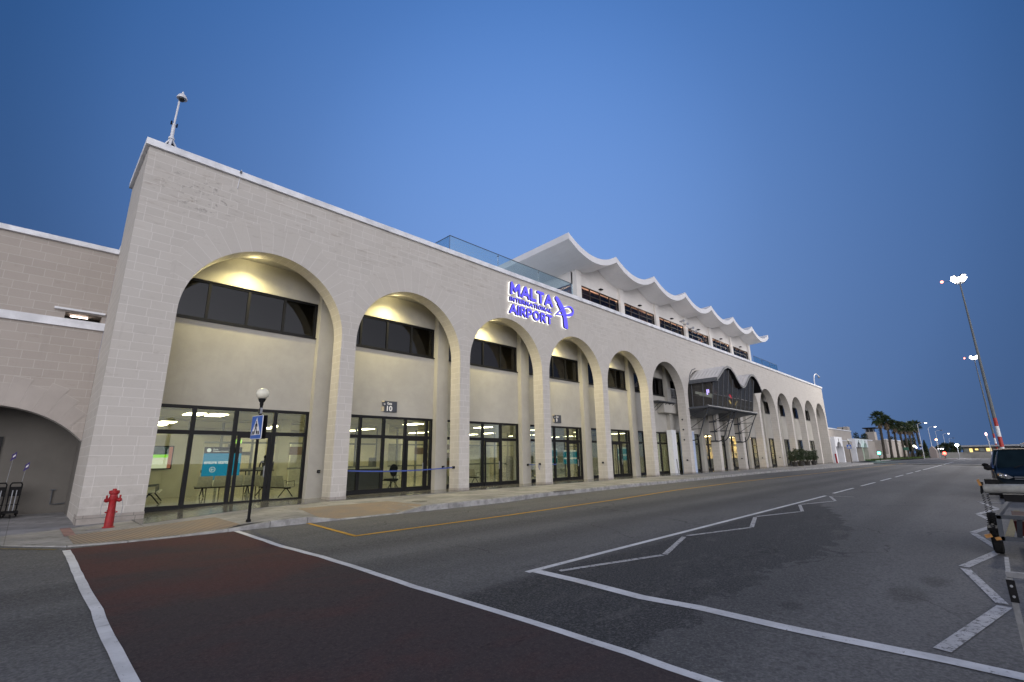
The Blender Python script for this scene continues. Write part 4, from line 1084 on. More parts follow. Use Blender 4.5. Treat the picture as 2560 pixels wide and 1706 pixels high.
for x_ in (38.76, 43.88, 44.76, 49.88): truss(x_)
for xa, xb in ((43.99, 44.0), (49.97, 49.99)):
    for z_ in (4.36, 3.48, 2.64):
        mb = MB(); mb.box(xa-.02, .06, z_-.06, xb+.01, .68, z_+.06); obj("fixing_plate", mb, M_TRUSS, t)
mb = MB()
for z_ in (4.30, 3.48, 2.66): mb.prism([(.40+.07*math.cos(a*math.pi/8), z_+.07*math.sin(a*math.pi/8)) for a in range(16)], lambda a, b, d: (38.03+d, a, b), -.03, .001)
obj("fixing_bolt", mb, M_TRUSS, t)
# glass walls
def roofz(x):
    P = [(39.2, 7.55), (39.6, 7.72), (40.2, 8.1), (41.0, 8.62), (41.8, 8.90), (42.6, 8.86), (43.3, 8.45), (43.9, 7.95), (44.5, 7.55), (45.1, 7.42), (45.7, 7.60), (46.3, 8.05), (46.9, 8.50), (47.6, 8.84), (48.3, 8.86), (49.0, 8.55), (49.6, 8.05), (50.15, 7.45)]
    for (a, za), (b, zb_) in zip(P, P[1:]):
        if x <= b: s = (x-a)/(b-a); return za+(zb_-za)*s
    return P[-1][1]
mb = MB(); n = 40
for i in range(n):
    a = X0+(X1-X0)*i/n; b = X0+(X1-X0)*(i+1)/n
    za, zb_ = roofz(a)-.25, roofz(b)-.25
    ya = lambda z: YF0+(YF1-YF0)*(z-5.4)/2.0
    for o_ in (0, .02):
        mb.face([(a, YF0+o_, 5.4), (b, YF0+o_, 5.4), (b, ya(zb_)+o_, zb_), (a, ya(za)+o_, za)])
for x_ in (X0, X1):
    mb.face([(x_, YF0, 5.4), (x_, .85, 5.4), (x_, .85, 7.5), (x_, YF1, 7.5)])
obj("cabin_glass", mb, M_GLASS_P, t)
mb = MB()
for i in range(10):
    x_ = X0+(X1-X0)*i/9.0; zt = roofz(x_)-.2
    mb.tube((x_, YF0-.02, 5.36), (x_, YF0+(YF1-YF0)*(zt-5.4)/2-.02, zt), .032, n=6)
for y_ in (-.9, 0.0, .8):
    mb.tube((X0-.01, y_, 5.36), (X0-.01, y_*1.1-.05, 7.55), .03, n=6); mb.tube((X1, y_, 5.36), (X1, y_*1.1-.05, 7.55), .03, n=6)
mb.box(X0-.05, YF0-.05, 5.30, X1+.05, YF0+.05, 5.42); mb.box(X0-.05, YF0, 5.30, X0+.05, .85, 5.42); mb.box(X1-.05, YF0, 5.30, X1+.05, .85, 5.42)
for z_ in (6.35,): mb.tube((X0, YF0-.15, z_), (X1, YF0-.15, z_), .018, n=6)
obj("cabin_frame", mb, M_STEEL, t)
# roof: corrugated shell, fascia
mb = MB(); n = 64; xs_ = [39.2+(50.15-39.2)*i/n for i in range(n+1)]
yrr = [-2.34, -2.3]+[-2.15+.15*i for i in range(19)]
for i in range(n):
    for j, (y0, y1) in enumerate(zip(yrr, yrr[1:])):
        a, b = xs_[i], xs_[i+1]; ra, rb = (.045 if j % 2 else 0), (.045 if (j+1) % 2 else 0)
        mb.face([(a, y0, roofz(a)+ra), (b, y0, roofz(b)+ra), (b, y1, roofz(b)+rb), (a, y1, roofz(a)+rb)], None, 0, True)
        mb.face([(a, y1, roofz(a)-.16), (b, y1, roofz(b)-.16), (b, y0, roofz(b)-.16), (a, y0, roofz(a)-.16)], None, 1, True)
obj("wavy_roof", mb, [plain("ribbed_roof_sheet", (.60, .58, .56), .6, 0, .06, 2, 0), M_BLACK], t)
mb = MB()
for i in range(n):
    a, b = xs_[i], xs_[i+1]
    for y_ in (-2.36, -2.34): mb.face([(a, y_, roofz(a)-.17), (b, y_, roofz(b)-.17), (b, y_, roofz(b)+.03), (a, y_, roofz(a)+.03)])
    mb.face([(a, -2.36, roofz(a)+.03), (b, -2.36, roofz(b)+.03), (b, -2.30, roofz(b)+.03), (a, -2.30, roofz(a)+.03)])
obj("roof_fascia", mb, M_STEEL, t)
mb = MB(); mb.obox((39.3, -1.15, 7.50), (.12, 0, 0), (0, 1.2, 0), (0, 0, .16)); obj("eaves_beam", mb, M_STEEL, t)
mb = MB(); mb.path([(39.15, -.03, 7.5), (39.2, -.03, 7.85), (39.45, -.03, 8.25), (39.9, -.03, 8.65), (40.6, -.03, 8.85)], .035, 6); obj("wall_flashing", mb, M_STEEL, t)
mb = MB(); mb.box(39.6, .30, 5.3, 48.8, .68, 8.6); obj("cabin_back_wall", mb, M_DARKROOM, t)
mb = MB()
mb.box(39.8, -.9, 5.4, 48.5, -.5, 6.15); mb.box(40.2, .1, 6.5, 42.6, .28, 7.0)
obj("cabin_counter", mb, plain("cabin_interior", (.10, .09, .075), .6), t)
mb = MB(); mb.box(39.9, -.2, 6.55, 40.5, -.1, 6.75); mb.box(40.9, -.1, 6.5, 41.9, 0, 6.78); mb.box(42.2, -.1, 6.5, 43.6, 0, 6.85)
obj("cabin_screen", mb, emit("cabin_screen_glow", (.62, .66, .58), .6), t)
mb = MB(); mb.obox((44.9, -1.2, 6.60), (.20, 0, -.14), (0, .03, 0), (.02, 0, .04)); obj("red_lamp", mb, emit("red_lamp_glow", (1.0, .02, .05), 9.0), t)
mb = MB(); mb.obox((44.6, -1.2, 6.08), (.16, 0, -.13), (0, .03, 0), (.02, 0, .03)); mb.obox((46.1, -1.2, 6.08), (.22, 0, .17), (0, .03, 0), (-.02, 0, .03)); obj("yellow_lamp", mb, emit("yellow_lamp_glow", (1.0, .72, .22), 7.0), t)
mb = MB(); mb.obox((40.0, -1.1, 6.60), (.05, 0, 0), (0, .03, 0), (0, 0, .22)); mb.obox((40.55, -1.0, 6.75), (.05, 0, 0), (0, .03, 0), (0, 0, .14)); obj("violet_lamp", mb, emit("violet_lamp_glow", (.50, .40, 1.0), 6.0), t)
# small steel balcony inside the sixth arch, and the boxed link to the cabin
t2 = thing("steel_balcony", "small grey steel balcony with upright bars inside the sixth arch", "balcony", (37, 1.2, 5.6))
mb = MB(); mb.box(34.9, .75, 5.66, 38.0, 1.62, 5.72)
for i in range(5): mb.tube((35.3+.6*i, .80, 5.66), (35.3+.6*i, 1.6, 5.02), .025, n=6)
obj("deck", mb, M_STEEL, t2)
mb = MB(); mb.tube((36.6, .80, 6.85), (38.0, .80, 6.85), .025, n=6)
for i in range(8): mb.tube((36.6+.2*i, .80, 5.7), (36.6+.2*i, .80, 6.85), .012, n=5)
obj("guard_rail", mb, M_STEEL_L, t2)
mb = MB(); mb.box(36.2, 1.0, 4.85, 43.9, 1.629, 5.60); obj("link_beam", mb, M_RENDER, term)
t2 = thing("wall_cabinet", "tall white panelled cabinet standing against the wall beside the seventh pier, left of it", "cabinet", (37.4, 1.0, 0))
mb = MB(); mb.box(36.9, .9, .02, 37.25, 1.33, 3.45); mb.box(37.27, .9, .02, 37.65, 1.33, 3.45); obj("door_panel", mb, M_WPAINT, t2)
t2 = thing("wall_panel_unit", "pale blue-white tall unit standing in the arch under the cabin", "cabinet", (40.4, .9, 0))
M_PALEBLUE = plain("pale_blue_panel", (.42, .50, .66), .5, 0, .05, 4)
mb = MB(); mb.box(39.15, .8, .02, 40.85, 1.33, 3.38); obj("unit_body", mb, M_PALEBLUE, t2)
mb = MB(); mb.box(39.12, .78, 3.382, 40.88, 1.335, 3.46); obj("unit_cap", mb, M_WPAINT, t2)

# ---------------------------------------------------------------- lower wing on the left
wing = thing("side_wing", "lower limestone wing with a wide low arch, set back at the left edge", "building", (-3, 3.45, -.2))
mb = MB(); n = 36
xc, zc, rr = -1.05, .13, 3.04
ang0 = math.asin((0-.3-zc)/rr)
xa = xc-2.95; xb = xc+2.285
def zarch(x): return zc+math.sqrt(max(rr*rr-(x-xc)**2, 0))
for i in range(n):
    a = xa+(xb-xa)*i/n; b = xa+(xb-xa)*(i+1)/n
    za, zb_ = zarch(a), zarch(b)
    mb.face([(a, 3.45, za), (b, 3.45, zb_), (b, 3.45, 5.80), (a, 3.45, 5.80)], [(a, za), (b, zb_), (b, 5.8), (a, 5.8)])
    mb.face([(a, 3.45, za), (a, 4.05, za), (b, 4.05, zb_), (b, 3.45, zb_)], [(0, a), (.6, a), (.6, b), (0, b)], 1, True)
    mb.face([(b, 4.05, zb_), (a, 4.05, za), (a, 4.05, 5.8), (b, 4.05, 5.8)], [(b, zb_), (a, za), (a, 5.8), (b, 5.8)], 1)
def wb(x0, x1, z0, z1): mb.box(x0, 3.45, z0, x1, 4.05, z1)
wb(-14, xa, -.3, 5.80); wb(-14, .20, 5.8, 8.62); wb(1.12, 1.238, 5.8, 8.62); wb(.20, 1.12, 6.30, 8.62)
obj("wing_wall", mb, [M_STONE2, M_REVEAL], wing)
mb = MB()          # arch ring of long wedge stones over pale pointing
def wedge(mb, a0, a1, r0, r1, y0, y1):
    pts = [(xc+r_*math.cos(a_), zc+r_*math.sin(a_)) for a_, r_ in ((a0, r0), (a1, r0), (a1, r1), (a0, r1))]
    mb.prism(pts, FY(0), y0, y1)
vb = MB()
for i in range(-14, 12):
    a0 = math.pi/2-(i+1)*.112; a1 = a0+.112; am = (a0+a1)/2
    ln = .66+(.20 if i % 2 else 0)+.30*abs(math.cos(am))
    if xc+(rr+ln)*math.cos(a0) > 1.225 and xc+rr*math.cos(a0) > 1.0: continue
    while xc+(rr+ln)*math.cos(a0) > 1.225 and ln > .2: ln -= .02
    wedge(vb, a0, a1, rr+.004, rr+ln+.012, 3.444, 3.449); wedge(mb, a0+.0022, a1-.0022, rr+.004, rr+ln, 3.438, 3.443)
obj("arch_ring", mb, plain("wing_arch_stone", (.40, .362, .33), .88, 0, .07, .9, .2, .2), wing)
obj("pointing", vb, plain("pale_mortar", (.49, .455, .42), .9, 0, .06, 6, .1, .2), wing)
mb = MB(); cope(mb, -14, 1.235, 3.34, 3.9, 8.622, 8.80); obj("coping", mb, M_COPE, wing)
mb = MB(); mb.box(-14, 3.36, 5.80, 1.236, 3.449, 6.06); mb.box(-.08, 3.30, 6.34, 1.19, 3.449, 6.40); obj("string_course", mb, M_COPE, wing)
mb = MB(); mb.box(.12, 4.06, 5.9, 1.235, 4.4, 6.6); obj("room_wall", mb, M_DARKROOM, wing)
mb = MB(); mb.tube((.34, 3.75, 6.24), (.78, 3.75, 6.24), .022); obj("tube_light", mb, emit("tube_light_glow", (1.0, .82, .72), 9.0), wing)
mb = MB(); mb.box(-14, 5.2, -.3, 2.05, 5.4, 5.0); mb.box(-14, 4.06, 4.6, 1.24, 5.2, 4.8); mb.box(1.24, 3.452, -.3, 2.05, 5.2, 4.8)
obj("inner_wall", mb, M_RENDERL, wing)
mb = MB(); mb.box(-1.6, 5.15, -.2, -.56, 5.199, 2.3); obj("dark_door", mb, M_ALU, wing)
mb = MB(); mb.path([(.86, 5.15, .58), (.86, 5.15, .13), (1.0, 5.15, .12), (1.22, 5.15, .14)], .018, 6); mb.tube((.80, 5.14, .58), (.93, 5.14, .58), .02, n=6); obj("tap_pipe", mb, M_STEEL, wing)

# luggage trolleys with flags under the low arch
def trolley(x_, label, ftop):
    t = thing("luggage_trolley", label, "trolley", (x_, 4.6, -.2), "luggage trolleys under the low arch")
    O = Vector((x_, 4.6, -.2)); mb = MB()
    for s in (-.11, .11):
        mb.path([O+Vector((s, .10, .08)), O+Vector((s*1.1, .06, .55)), O+Vector((s*1.2, -.02, 1.0)), O+Vector((s*.9, -.05, 1.06))], .020, 6)
        mb.path([O+Vector((s*1.4, -.55, .16)), O+Vector((s*1.4, .12, .20))], .018, 6)
    mb.tube(O+Vector((-.11, -.05, 1.06)), O+Vector((.11, -.05, 1.06)), .024, n=6)
    mb.tube(O+Vector((-.15, .02, .70)), O+Vector((.15, .02, .70)), .014, n=6); mb.tube(O+Vector((-.15, .05, .40)), O+Vector((.15, .05, .40)), .014, n=6)
    obj("frame", mb, M_BLACK, t)
    mb = MB()
    for s in (-.05, .04): mb.obox(O+Vector((s, -.02, .5)), (.012, 0, 0), (0, .01, 0), (0, 0, .34))
    obj("slat", mb, M_STEEL_L, t)
    mb = MB(); mb.obox(O+Vector((0, -.3, .20)), (.16, 0, 0), (0, .28, 0), (0, 0, .02)); mb.obox(O+Vector((0, .03, .80)), (.14, 0, 0), (0, .03, 0), (0, 0, .14)); obj("basket", mb, M_BLACK, t)
    for sx, sy in ((-.14, .1), (.14, .1), (0, -.55)):
        mb = MB(); c = O+Vector((sx, sy, .075)); mb.tube(c+Vector((-.018, 0, 0)), c+Vector((.018, 0, 0)), .075, n=12); obj("wheel", mb, M_RUBBER, t)
    mb = MB(); mb.tube(O+Vector((.10, 0, 1.0)), O+Vector((.14, 0, ftop)), .007, n=5); obj("flag_pole", mb, M_STEEL_L, t)
    fz = ftop-.30
    mb = MB(); q = O+Vector((.10, -.02, ftop-.26))
    mb.prism([(-.05, 0), (.07, .10), (.07, .30), (-.03, .20), (-.02, .12)], lambda a, b, d: (q.x+a+.02, q.y+d, q.z+b), -.003, .003); obj("flag", mb, plain("purple_flag", (.05, .03, .16), .7), t)
    mb = MB(); mb.prism([(.0, .11), (.05, .16), (.05, .22), (.0, .16)], lambda a, b, d: (q.x+a+.02, q.y+d, q.z+b), -.006, -.004); obj("flag_mark", mb, M_SWHITE, t)
trolley(-.02, "luggage trolley nearest the pier under the low arch, with the lower purple flag", 1.66)
trolley(-.36, "luggage trolley at the left edge under the low arch, with the higher purple flag", 1.98)
trolley(-.72, "luggage trolley behind the left edge of the low arch", 1.2)

# ---------------------------------------------------------------- small things on the building
def cctv(name, x_, y_, z_, label):
    t = thing(name, label, "camera", (x_, y_, z_)); return t, Vector((x_, y_, z_))
t, O = cctv("camera_mast", 1.78, .28, ZTOP, "white dome camera on a mast with a tripod foot at the roof corner")
mb = MB()
mb.tube(O+Vector((0, 0, .45)), O+Vector((0, 0, 1.02)), .052); mb.tube(O+Vector((0, 0, 1.0)), O+Vector((.03, 0, 2.05)), .028)
obj("pole", mb, M_WPAINT, t)
mb = MB()
for a in (20, 140, 260):
    d = Vector((math.cos(R(a)), math.sin(R(a)), 0)); mb.obox(O+d*.14+Vector((0, 0, .24)), d*.15+Vector((0, 0, -.22)), d.cross(Vector((0, 0, 1)))*.035, (d*.02+Vector((0, 0, .014))))
mb.lathe(tuple(O+Vector((0, 0, .42))), [(.09, 0), (.09, .05), (.06, .09)], 12)
obj("tripod_foot", mb, M_WPAINT, t)
mb = MB(); mb.obox(O+Vector((-.08, -.02, 1.02)), (.02, 0, 0), (0, .04, 0), (0, 0, .055)); mb.obox(O+Vector((.08, -.02, .98)), (.018, 0, 0), (0, .04, 0), (0, 0, .055)); mb.lathe(tuple(O+Vector((0, 0, .16))), [(.10, 0), (.10, .07), (.05, .10)], 12); obj("junction_box", mb, M_BLACK, t)
mb = MB(); mb.lathe(tuple(O+Vector((.08, -.06, 2.03))), [(.155, 0), (.16, .03), (.12, .12), (.06, .19), (.03, .22), (.025, .28), (.0005, .28)], 18); obj("dome_cover", mb, M_WPAINT, t)
mb = MB(); mb.lathe(tuple(O+Vector((.08, -.06, 2.035))), [(.0005, -.11), (.05, -.10), (.085, -.06), (.10, 0), (.14, 0)], 18); obj("dome_lens", mb, plain("smoked_dome", (.015, .017, .018), .08), t)
t, O = cctv("rooftop_camera", 84.2, .3, ZTOP, "small camera on a curved white arm at the far right end of the roof")
mb = MB(); mb.path([O, O+Vector((0, 0, .9)), O+Vector((.3, 0, 1.5)), O+Vector((1.0, 0, 1.9)), O+Vector((2.0, 0, 2.1)), O+Vector((3.3, 0, 1.9))], .07, 6); obj("arm", mb, M_WPAINT, t)
mb = MB(); mb.ball(O+Vector((3.4, 0, 1.75)), .22, .15, .2); obj("camera_head", mb, M_STEEL_L, t)
t = thing("cable_clip", "thin white cable hanging over the coping above the first arch", "cable", (3.85, -.1, 11.4))
mb = MB(); mb.path([(3.88, .1, 11.58), (3.86, -.10, 11.57), (3.85, -.125, 11.40), (3.85, -.02, 11.24), (3.83, -.015, 10.86)], .013, 6); obj("cable", mb, M_WPAINT, t)
mb = MB(); mb.box(3.82, -.14, 11.42, 3.88, -.103, 11.52); obj("clip", mb, M_STEEL, t)
# loudspeakers on the roof between the shells
t = thing("roof_speaker", "cluster of small pale horn speakers under the scalloped roof at the fourth pier", "speaker", (44.4, 1.9, 14.0))
O = Vector((44.5, 1.9, 14.05)); mb = MB()
for dx, dz in ((-1.3, .1), (-.5, -.05), (.7, -.25), (1.3, -.5)):
    mb.path([O+Vector((dx, .25, dz)), O+Vector((dx, -.1, dz)), O+Vector((dx-.1, -.25, dz-.03))], [.04, .06, .14], 8)
mb.tube(O+Vector((-1.4, .12, .05)), O+Vector((1.4, .12, -.4)), .02, n=6)
obj("horn", mb, M_STEEL_L, t)
# barrier cassettes and tapes
M_TAPE = plain("blue_barrier_tape", (.05, .09, .33), .6, 0, .06, 4)
def cassette(x_, y_, z_, nx, ny, lab, hang=False):
    t = thing("barrier_cassette", lab, "barrier box", (x_, y_, z_), "black wall boxes for the barrier tapes")
    mb = MB(); mb.obox((x_+nx*.045, y_+ny*.045, z_), (.045 if nx else .05, 0, 0), (0, .045 if ny else .05, 0), (0, 0, .055)); obj("box", mb, M_BLACK, t)
    mb = MB(); mb.obox((x_+nx*.095, y_+ny*.095, z_-.01), (.01 if nx else .035, 0, 0), (0, .01 if ny else .035, 0), (0, 0, .02)); obj("slot", mb, M_STEEL, t)
    if hang: mb = MB(); mb.path([(x_+nx*.1, y_, z_), (x_+nx*.11, y_+.02, z_-.14), (x_+nx*.10, y_-.02, z_-.30)], .016, 5); obj("tape_end", mb, M_TAPE, t)
cassette(8.17, 1.34, 1.00, 0, -1, "black tape box on the wall pier just left of the second pillar")
cassette(14.17, 1.34, 1.03, 0, -1, "black tape box holding the long blue tape on the wall pier behind the third pillar")
cassette(PX(3), .34, 1.02, -1, 0, "black tape box on the third pillar, end of the long blue tape")
cassette(20.10, 1.34, 1.02, 0, -1, "black tape box with a short blue tape on the wall pier behind the fourth pillar")
cassette(PX(4), .34, 1.06, -1, 0, "black tape box with hanging tape end on the fourth pillar", True)
for k, nm in ((5, "fifth"), (7, "seventh"), (9, "ninth"), (10, "tenth"), (11, "eleventh"), (12, "twelfth")):
    cassette(PX(k), .30, 1.04, -1, 0, "small black tape box on the %s pillar" % nm)
def tape(pts, lab):
    t = thing("barrier_tape", lab, "barrier tape", pts[0]); mb = MB()
    for a, b in zip(pts, pts[1:]):
        for s in (0, .003): mb.face([(a[0], a[1]+s, a[2]-.024), (b[0], b[1]+s, b[2]-.024), (b[0], b[1]+s, b[2]+.024), (a[0], a[1]+s, a[2]+.024)])
    obj("webbing", mb, M_TAPE, t)
tape([(8.72, .35, 1.02), (9.6, .35, .975), (10.6, .35, .945), (11.5, .35, .94), (12.4, .35, .955), (13.3, .35, .985), (13.99, .35, 1.02)], "long blue tape drawn across the second arch in front of the Gate 10 door")
tape([(20.2, 1.27, 1.02), (21.4, 1.27, 1.0), (22.6, 1.27, 1.0)], "short blue tape running from the wall pier behind the fourth pillar")

# ---------------------------------------------------------------- hydrant, lamp post, bollard, shrubs
HZ = pav_z(1.78, -1.33)
t = thing("fire_hydrant", "red pillar fire hydrant with two chained outlets before the first pier", "hydrant", (1.78, -1.33, HZ))
O = (1.78, -1.33, HZ)
mb = MB(); mb.lathe(O, [(.125, 0), (.125, .02), (.095, .03), (.095, .06), (.086, .40), (.092, .405), (.092, .42), (.080, .425), (.076, .62), (.086, .65), (.094, .68), (.094, .73), (.082, .745), (.08, .82)], 24)
obj("barrel", mb, M_RED, t)
mb = MB(); mb.lathe((O[0], O[1], O[2]+.82), [(.090, -.02), (.108, .0), (.110, .065), (.085, .075), (.045, .08), (.042, .115), (.0005, .12)], 12); obj("cap", mb, M_RED, t)
for s in (-1, 1):
    q = Vector(O)+Vector((s*.065, 0, .66)); dirv = Vector((s, -.25, 0)).normalized()
    mb = MB(); mb.path([q, q+dirv*.04, q+dirv*.045, q+dirv*.085, q+dirv*.09, q+dirv*.11], [.045, .045, .055, .055, .036, .036], 14); mb.tube(q+dirv*.07+Vector((0, 0, .03)), q+dirv*.07+Vector((0, 0, .12)), .018, .023, 8)
    obj("outlet", mb, M_RED, t)
    mb = MB(); e = q+dirv*.12
    mb.path([e, e+Vector((s*.03, -.02, -.15)), e+Vector((s*.02, -.03, -.36)), e+Vector((-s*.03, -.02, -.42)), e+Vector((-s*.085, -.0, -.34)), e+Vector((-s*.11, 0, -.25))], .006, 5); obj("chain", mb, M_STEEL_L, t)
for s in (-1, 1):
    mb = MB(); mb.tube(Vector(O)+Vector((s*.09, -.05, .37)), Vector(O)+Vector((s*.122, -.06, .37)), .02); obj("lug", mb, M_RED, t)

def ped_sign(mbw, mbk, c, wv, nv, sz):
    """white triangle and black walker on a plate; wv = plate direction, nv = outward normal"""
    wv = Vector(wv); nv = Vector(nv); c = Vector(c)
    f = lambda a, b, d: tuple(c+wv*a*sz-nv*(d)*-1+Vector((0, 0, b*sz)))
    mbw.prism([(-.40, -.32), (.40, -.32), (0, .40)], f, .004, .008)
    for xb, w2 in ((-.27, .075), (-.15, .06), (.15, .06), (.27, .075)):
        mbk.prism([(xb-w2/2-.02*(1 if xb < 0 else -1), -.30), (xb+w2/2-.02*(1 if xb < 0 else -1), -.30), (xb*.86+w2/2, -.16), (xb*.86-w2/2, -.16)], f, .009, .012)
    mbk.prism([(-.0+.035*math.cos(i*math.pi/5), .215+.035*math.sin(i*math.pi/5)) for i in range(10)], f, .009, .012)
    mbk.stroke([(0, .17), (.0, .02)], .085, f, .009, .012); mbk.stroke([(0, .04), (-.07, -.10), (-.12, -.27)], .05, f, .009, .0125); mbk.stroke([(0, .04), (.05, -.12), (.09, -.27)], .05, f, .009, .013)
    mbk.stroke([(-.02, .15), (-.09, .08), (-.10, .0)], .03, f, .009, .0135); mbk.stroke([(.02, .15), (.08, .09), (.09, .02)], .03, f, .009, .0135)
M_BLUE = plain("blue_sign_face", (.012, .10, .42), .3, 0, .05, 6)
M_GLOBE = plain("opal_globe", (.72, .70, .58), .25, 0, .03, 4)
def lamp_sign(loc, label, wv=(.135, -.99, 0), nv=(-.99, -.135, 0), lit=False):
    t = thing("crossing_lamp_post", label, "lamp post", loc, "globe lamp posts with blue crossing signs")
    O = Vector(loc); wv = Vector(wv).normalized(); nv = Vector(nv).normalized()
    mb = MB(); mb.tube(O, O+Vector((0, 0, 2.93)), .036, n=12); mb.lathe(tuple(O), [(.06, 0), (.06, .05), (.04, .07)], 12); obj("post", mb, M_BLACK, t)
    mb = MB(); mb.lathe(tuple(O+Vector((0, 0, 2.84))), [(.045, .05), (.045, .12), (.075, .16), (.085, .19), (.085, .21), (.10, .215), (.10, .225)], 16); obj("globe_holder", mb, M_BLACK, t)
    mb = MB(); mb.ball(O+Vector((0, 0, 3.20)), .16, .16, .15, 24, 14); obj("globe", mb, M_GLOBE, t)
    c = O+Vector((0, 0, 2.32))
    for s, nn in ((1, nv), (-1, -nv)):
        cc = c+nn*.055
        mb = MB(); mb.obox(cc, wv*.285, nn*.008, (0, 0, .30)); obj("sign_rim", mb, M_SWHITE if s > 0 else M_BLACK, t)
        mb = MB(); mb.obox(cc+nn*.0095, wv*.272, nn*.003, (0, 0, .287)); pl = obj("sign_plate", mb, M_BLUE, t)
        mw, mk = MB(), MB(); ped_sign(mw, mk, cc+nn*.011, wv*s, nn, .62); obj("sign_triangle", mw, M_SWHITE, pl); obj("sign_walker", mk, M_BLACK, pl)
    mb = MB(); q = O+Vector((-.02, -.05, 2.74)); mb.obox(q, wv*.10+nv*.03, nv*.03, (0, 0, .075)); obj("floodlight", mb, M_STEEL_L, t)
    mb = MB(); mb.obox(q+nv*.034, wv*.085+nv*.02, nv*.004, (0, 0, .058)); obj("floodlight_glass", mb, M_ALU, t)
    return t
ls = lamp_sign((4.20, -3.98, pav_z(4.2, -3.98)), "black post with an opal globe and a blue crossing sign at the near kerb")
dup(ls, (84.5, -2.6, 0), "globe lamp post with a blue crossing sign at the far end of the terminal", 0)
dup(ls, (175.0, -3.2, .1), "farthest globe lamp post with a blue crossing sign, among the palm trunks", 0)
t = thing("bollard", "grey steel tube standing against the white panels left of the seventh pier", "post", (35.07, -.3, 0))
mb = MB(); mb.tube((35.07, -.3, 0), (35.0, -.25, 1.15), .035, n=10); obj("tube", mb, M_STEEL_L, t); mb = MB(); mb.lathe((35.07, -.3, 0), [(.09, 0), (.09, .02), (.04, .03)], 12); obj("base_plate", mb, M_WPAINT, t)
t = thing("red_post", "short leaning red post at the far end of the terminal", "post", (83.5, -1.0, 0))
mb = MB(); mb.tube((83.5, -1.0, 0), (83.2, -1.0, 1.35), .11, n=12); obj("post_body", mb, M_RED, t)

def leaf_mat(name, a, b):
    k = NT(name); rnd = k.n("ShaderNodeNewGeometry").outputs["Random Per Island"]
    c = k.mix(rnd, a, b); return k.pbr(c, .6, 0, None, .3)
M_LEAF = leaf_mat("shrub_leaf", (.018, .032, .014), (.050, .070, .032))
M_BARK = plain("bark", (.10, .08, .06), .9, 0, .3, 8, .4)
def leaves(mb, c, rx, ry, rz_, n, sz, rnd):
    for _ in range(n):
        while True:
            p = Vector((rnd.uniform(-1, 1), rnd.uniform(-1, 1), rnd.uniform(-1, 1)))
            if .35 < p.length < 1: break
        q = Vector((c[0]+p.x*rx, c[1]+p.y*ry, c[2]+p.z*rz_))
        u = Vector((rnd.uniform(-1, 1), rnd.uniform(-1, 1), rnd.uniform(-.6, 1))).normalized(); v = u.cross(Vector((rnd.uniform(-1, 1), rnd.uniform(-1, 1), rnd.uniform(-1, 1)))).normalized()
        s = sz*rnd.uniform(.6, 1.3)
        mb.face([q-u*s, q-v*s*.4, q+u*s, q+v*s*.4])
def shrub(loc, label, h=1.55, seed=1):
    rnd = random.Random(seed); O = Vector(loc)
    t = thing("potted_shrub", label, "potted plant", loc, "potted shrubs in front of the arches")
    mb = MB(); mb.lathe(loc, [(.24, 0), (.32, .45), (.35, .50), (.30, .50), (.28, .44)], 16); obj("pot", mb, plain("dark_pot", (.03, .028, .025), .8), t)
    mb = MB()
    for a in range(5):
        d = Vector((math.cos(a*1.3), math.sin(a*1.3), 0))*.22; mb.path([O+Vector((0, 0, .42)), O+d*.6+Vector((0, 0, .8)), O+d*1.5+Vector((0, 0, 1.2))], [.03, .02, .01], 5)
    obj("stem", mb, M_BARK, t)
    mb = MB()
    for i in range(9):
        a = rnd.uniform(0, 6.3); r_ = rnd.uniform(.1, .42); leaves(mb, (O.x+r_*math.cos(a), O.y+r_*math.sin(a), O.z+rnd.uniform(.65, h-.2)), .34, .34, .30, 200, .07, rnd)
    for i in range(8): a = rnd.uniform(0, 6.3); leaves(mb, (O.x+.5*math.cos(a), O.y+.5*math.sin(a), O.z+rnd.uniform(.9, h+.1)), .14, .14, .2, 30, .055, rnd)
    obj("foliage", mb, M_LEAF, t); return t
s1 = shrub((62.9, -.9, 0), "potted shrub at the left of the four before the eleventh pier", 1.75, 3)
dup(s1, (65.3, -.9, 0), "second potted shrub from the left of the four, touching the first", R(130), 1.12)
dup(s1, (68.6, -.8, 0), "third potted shrub from the left, before the twelfth pier", R(220), 1.02)
dup(s1, (71.6, -.8, 0), "potted shrub at the right of the four with loose upright shoots", R(310), 1.0)

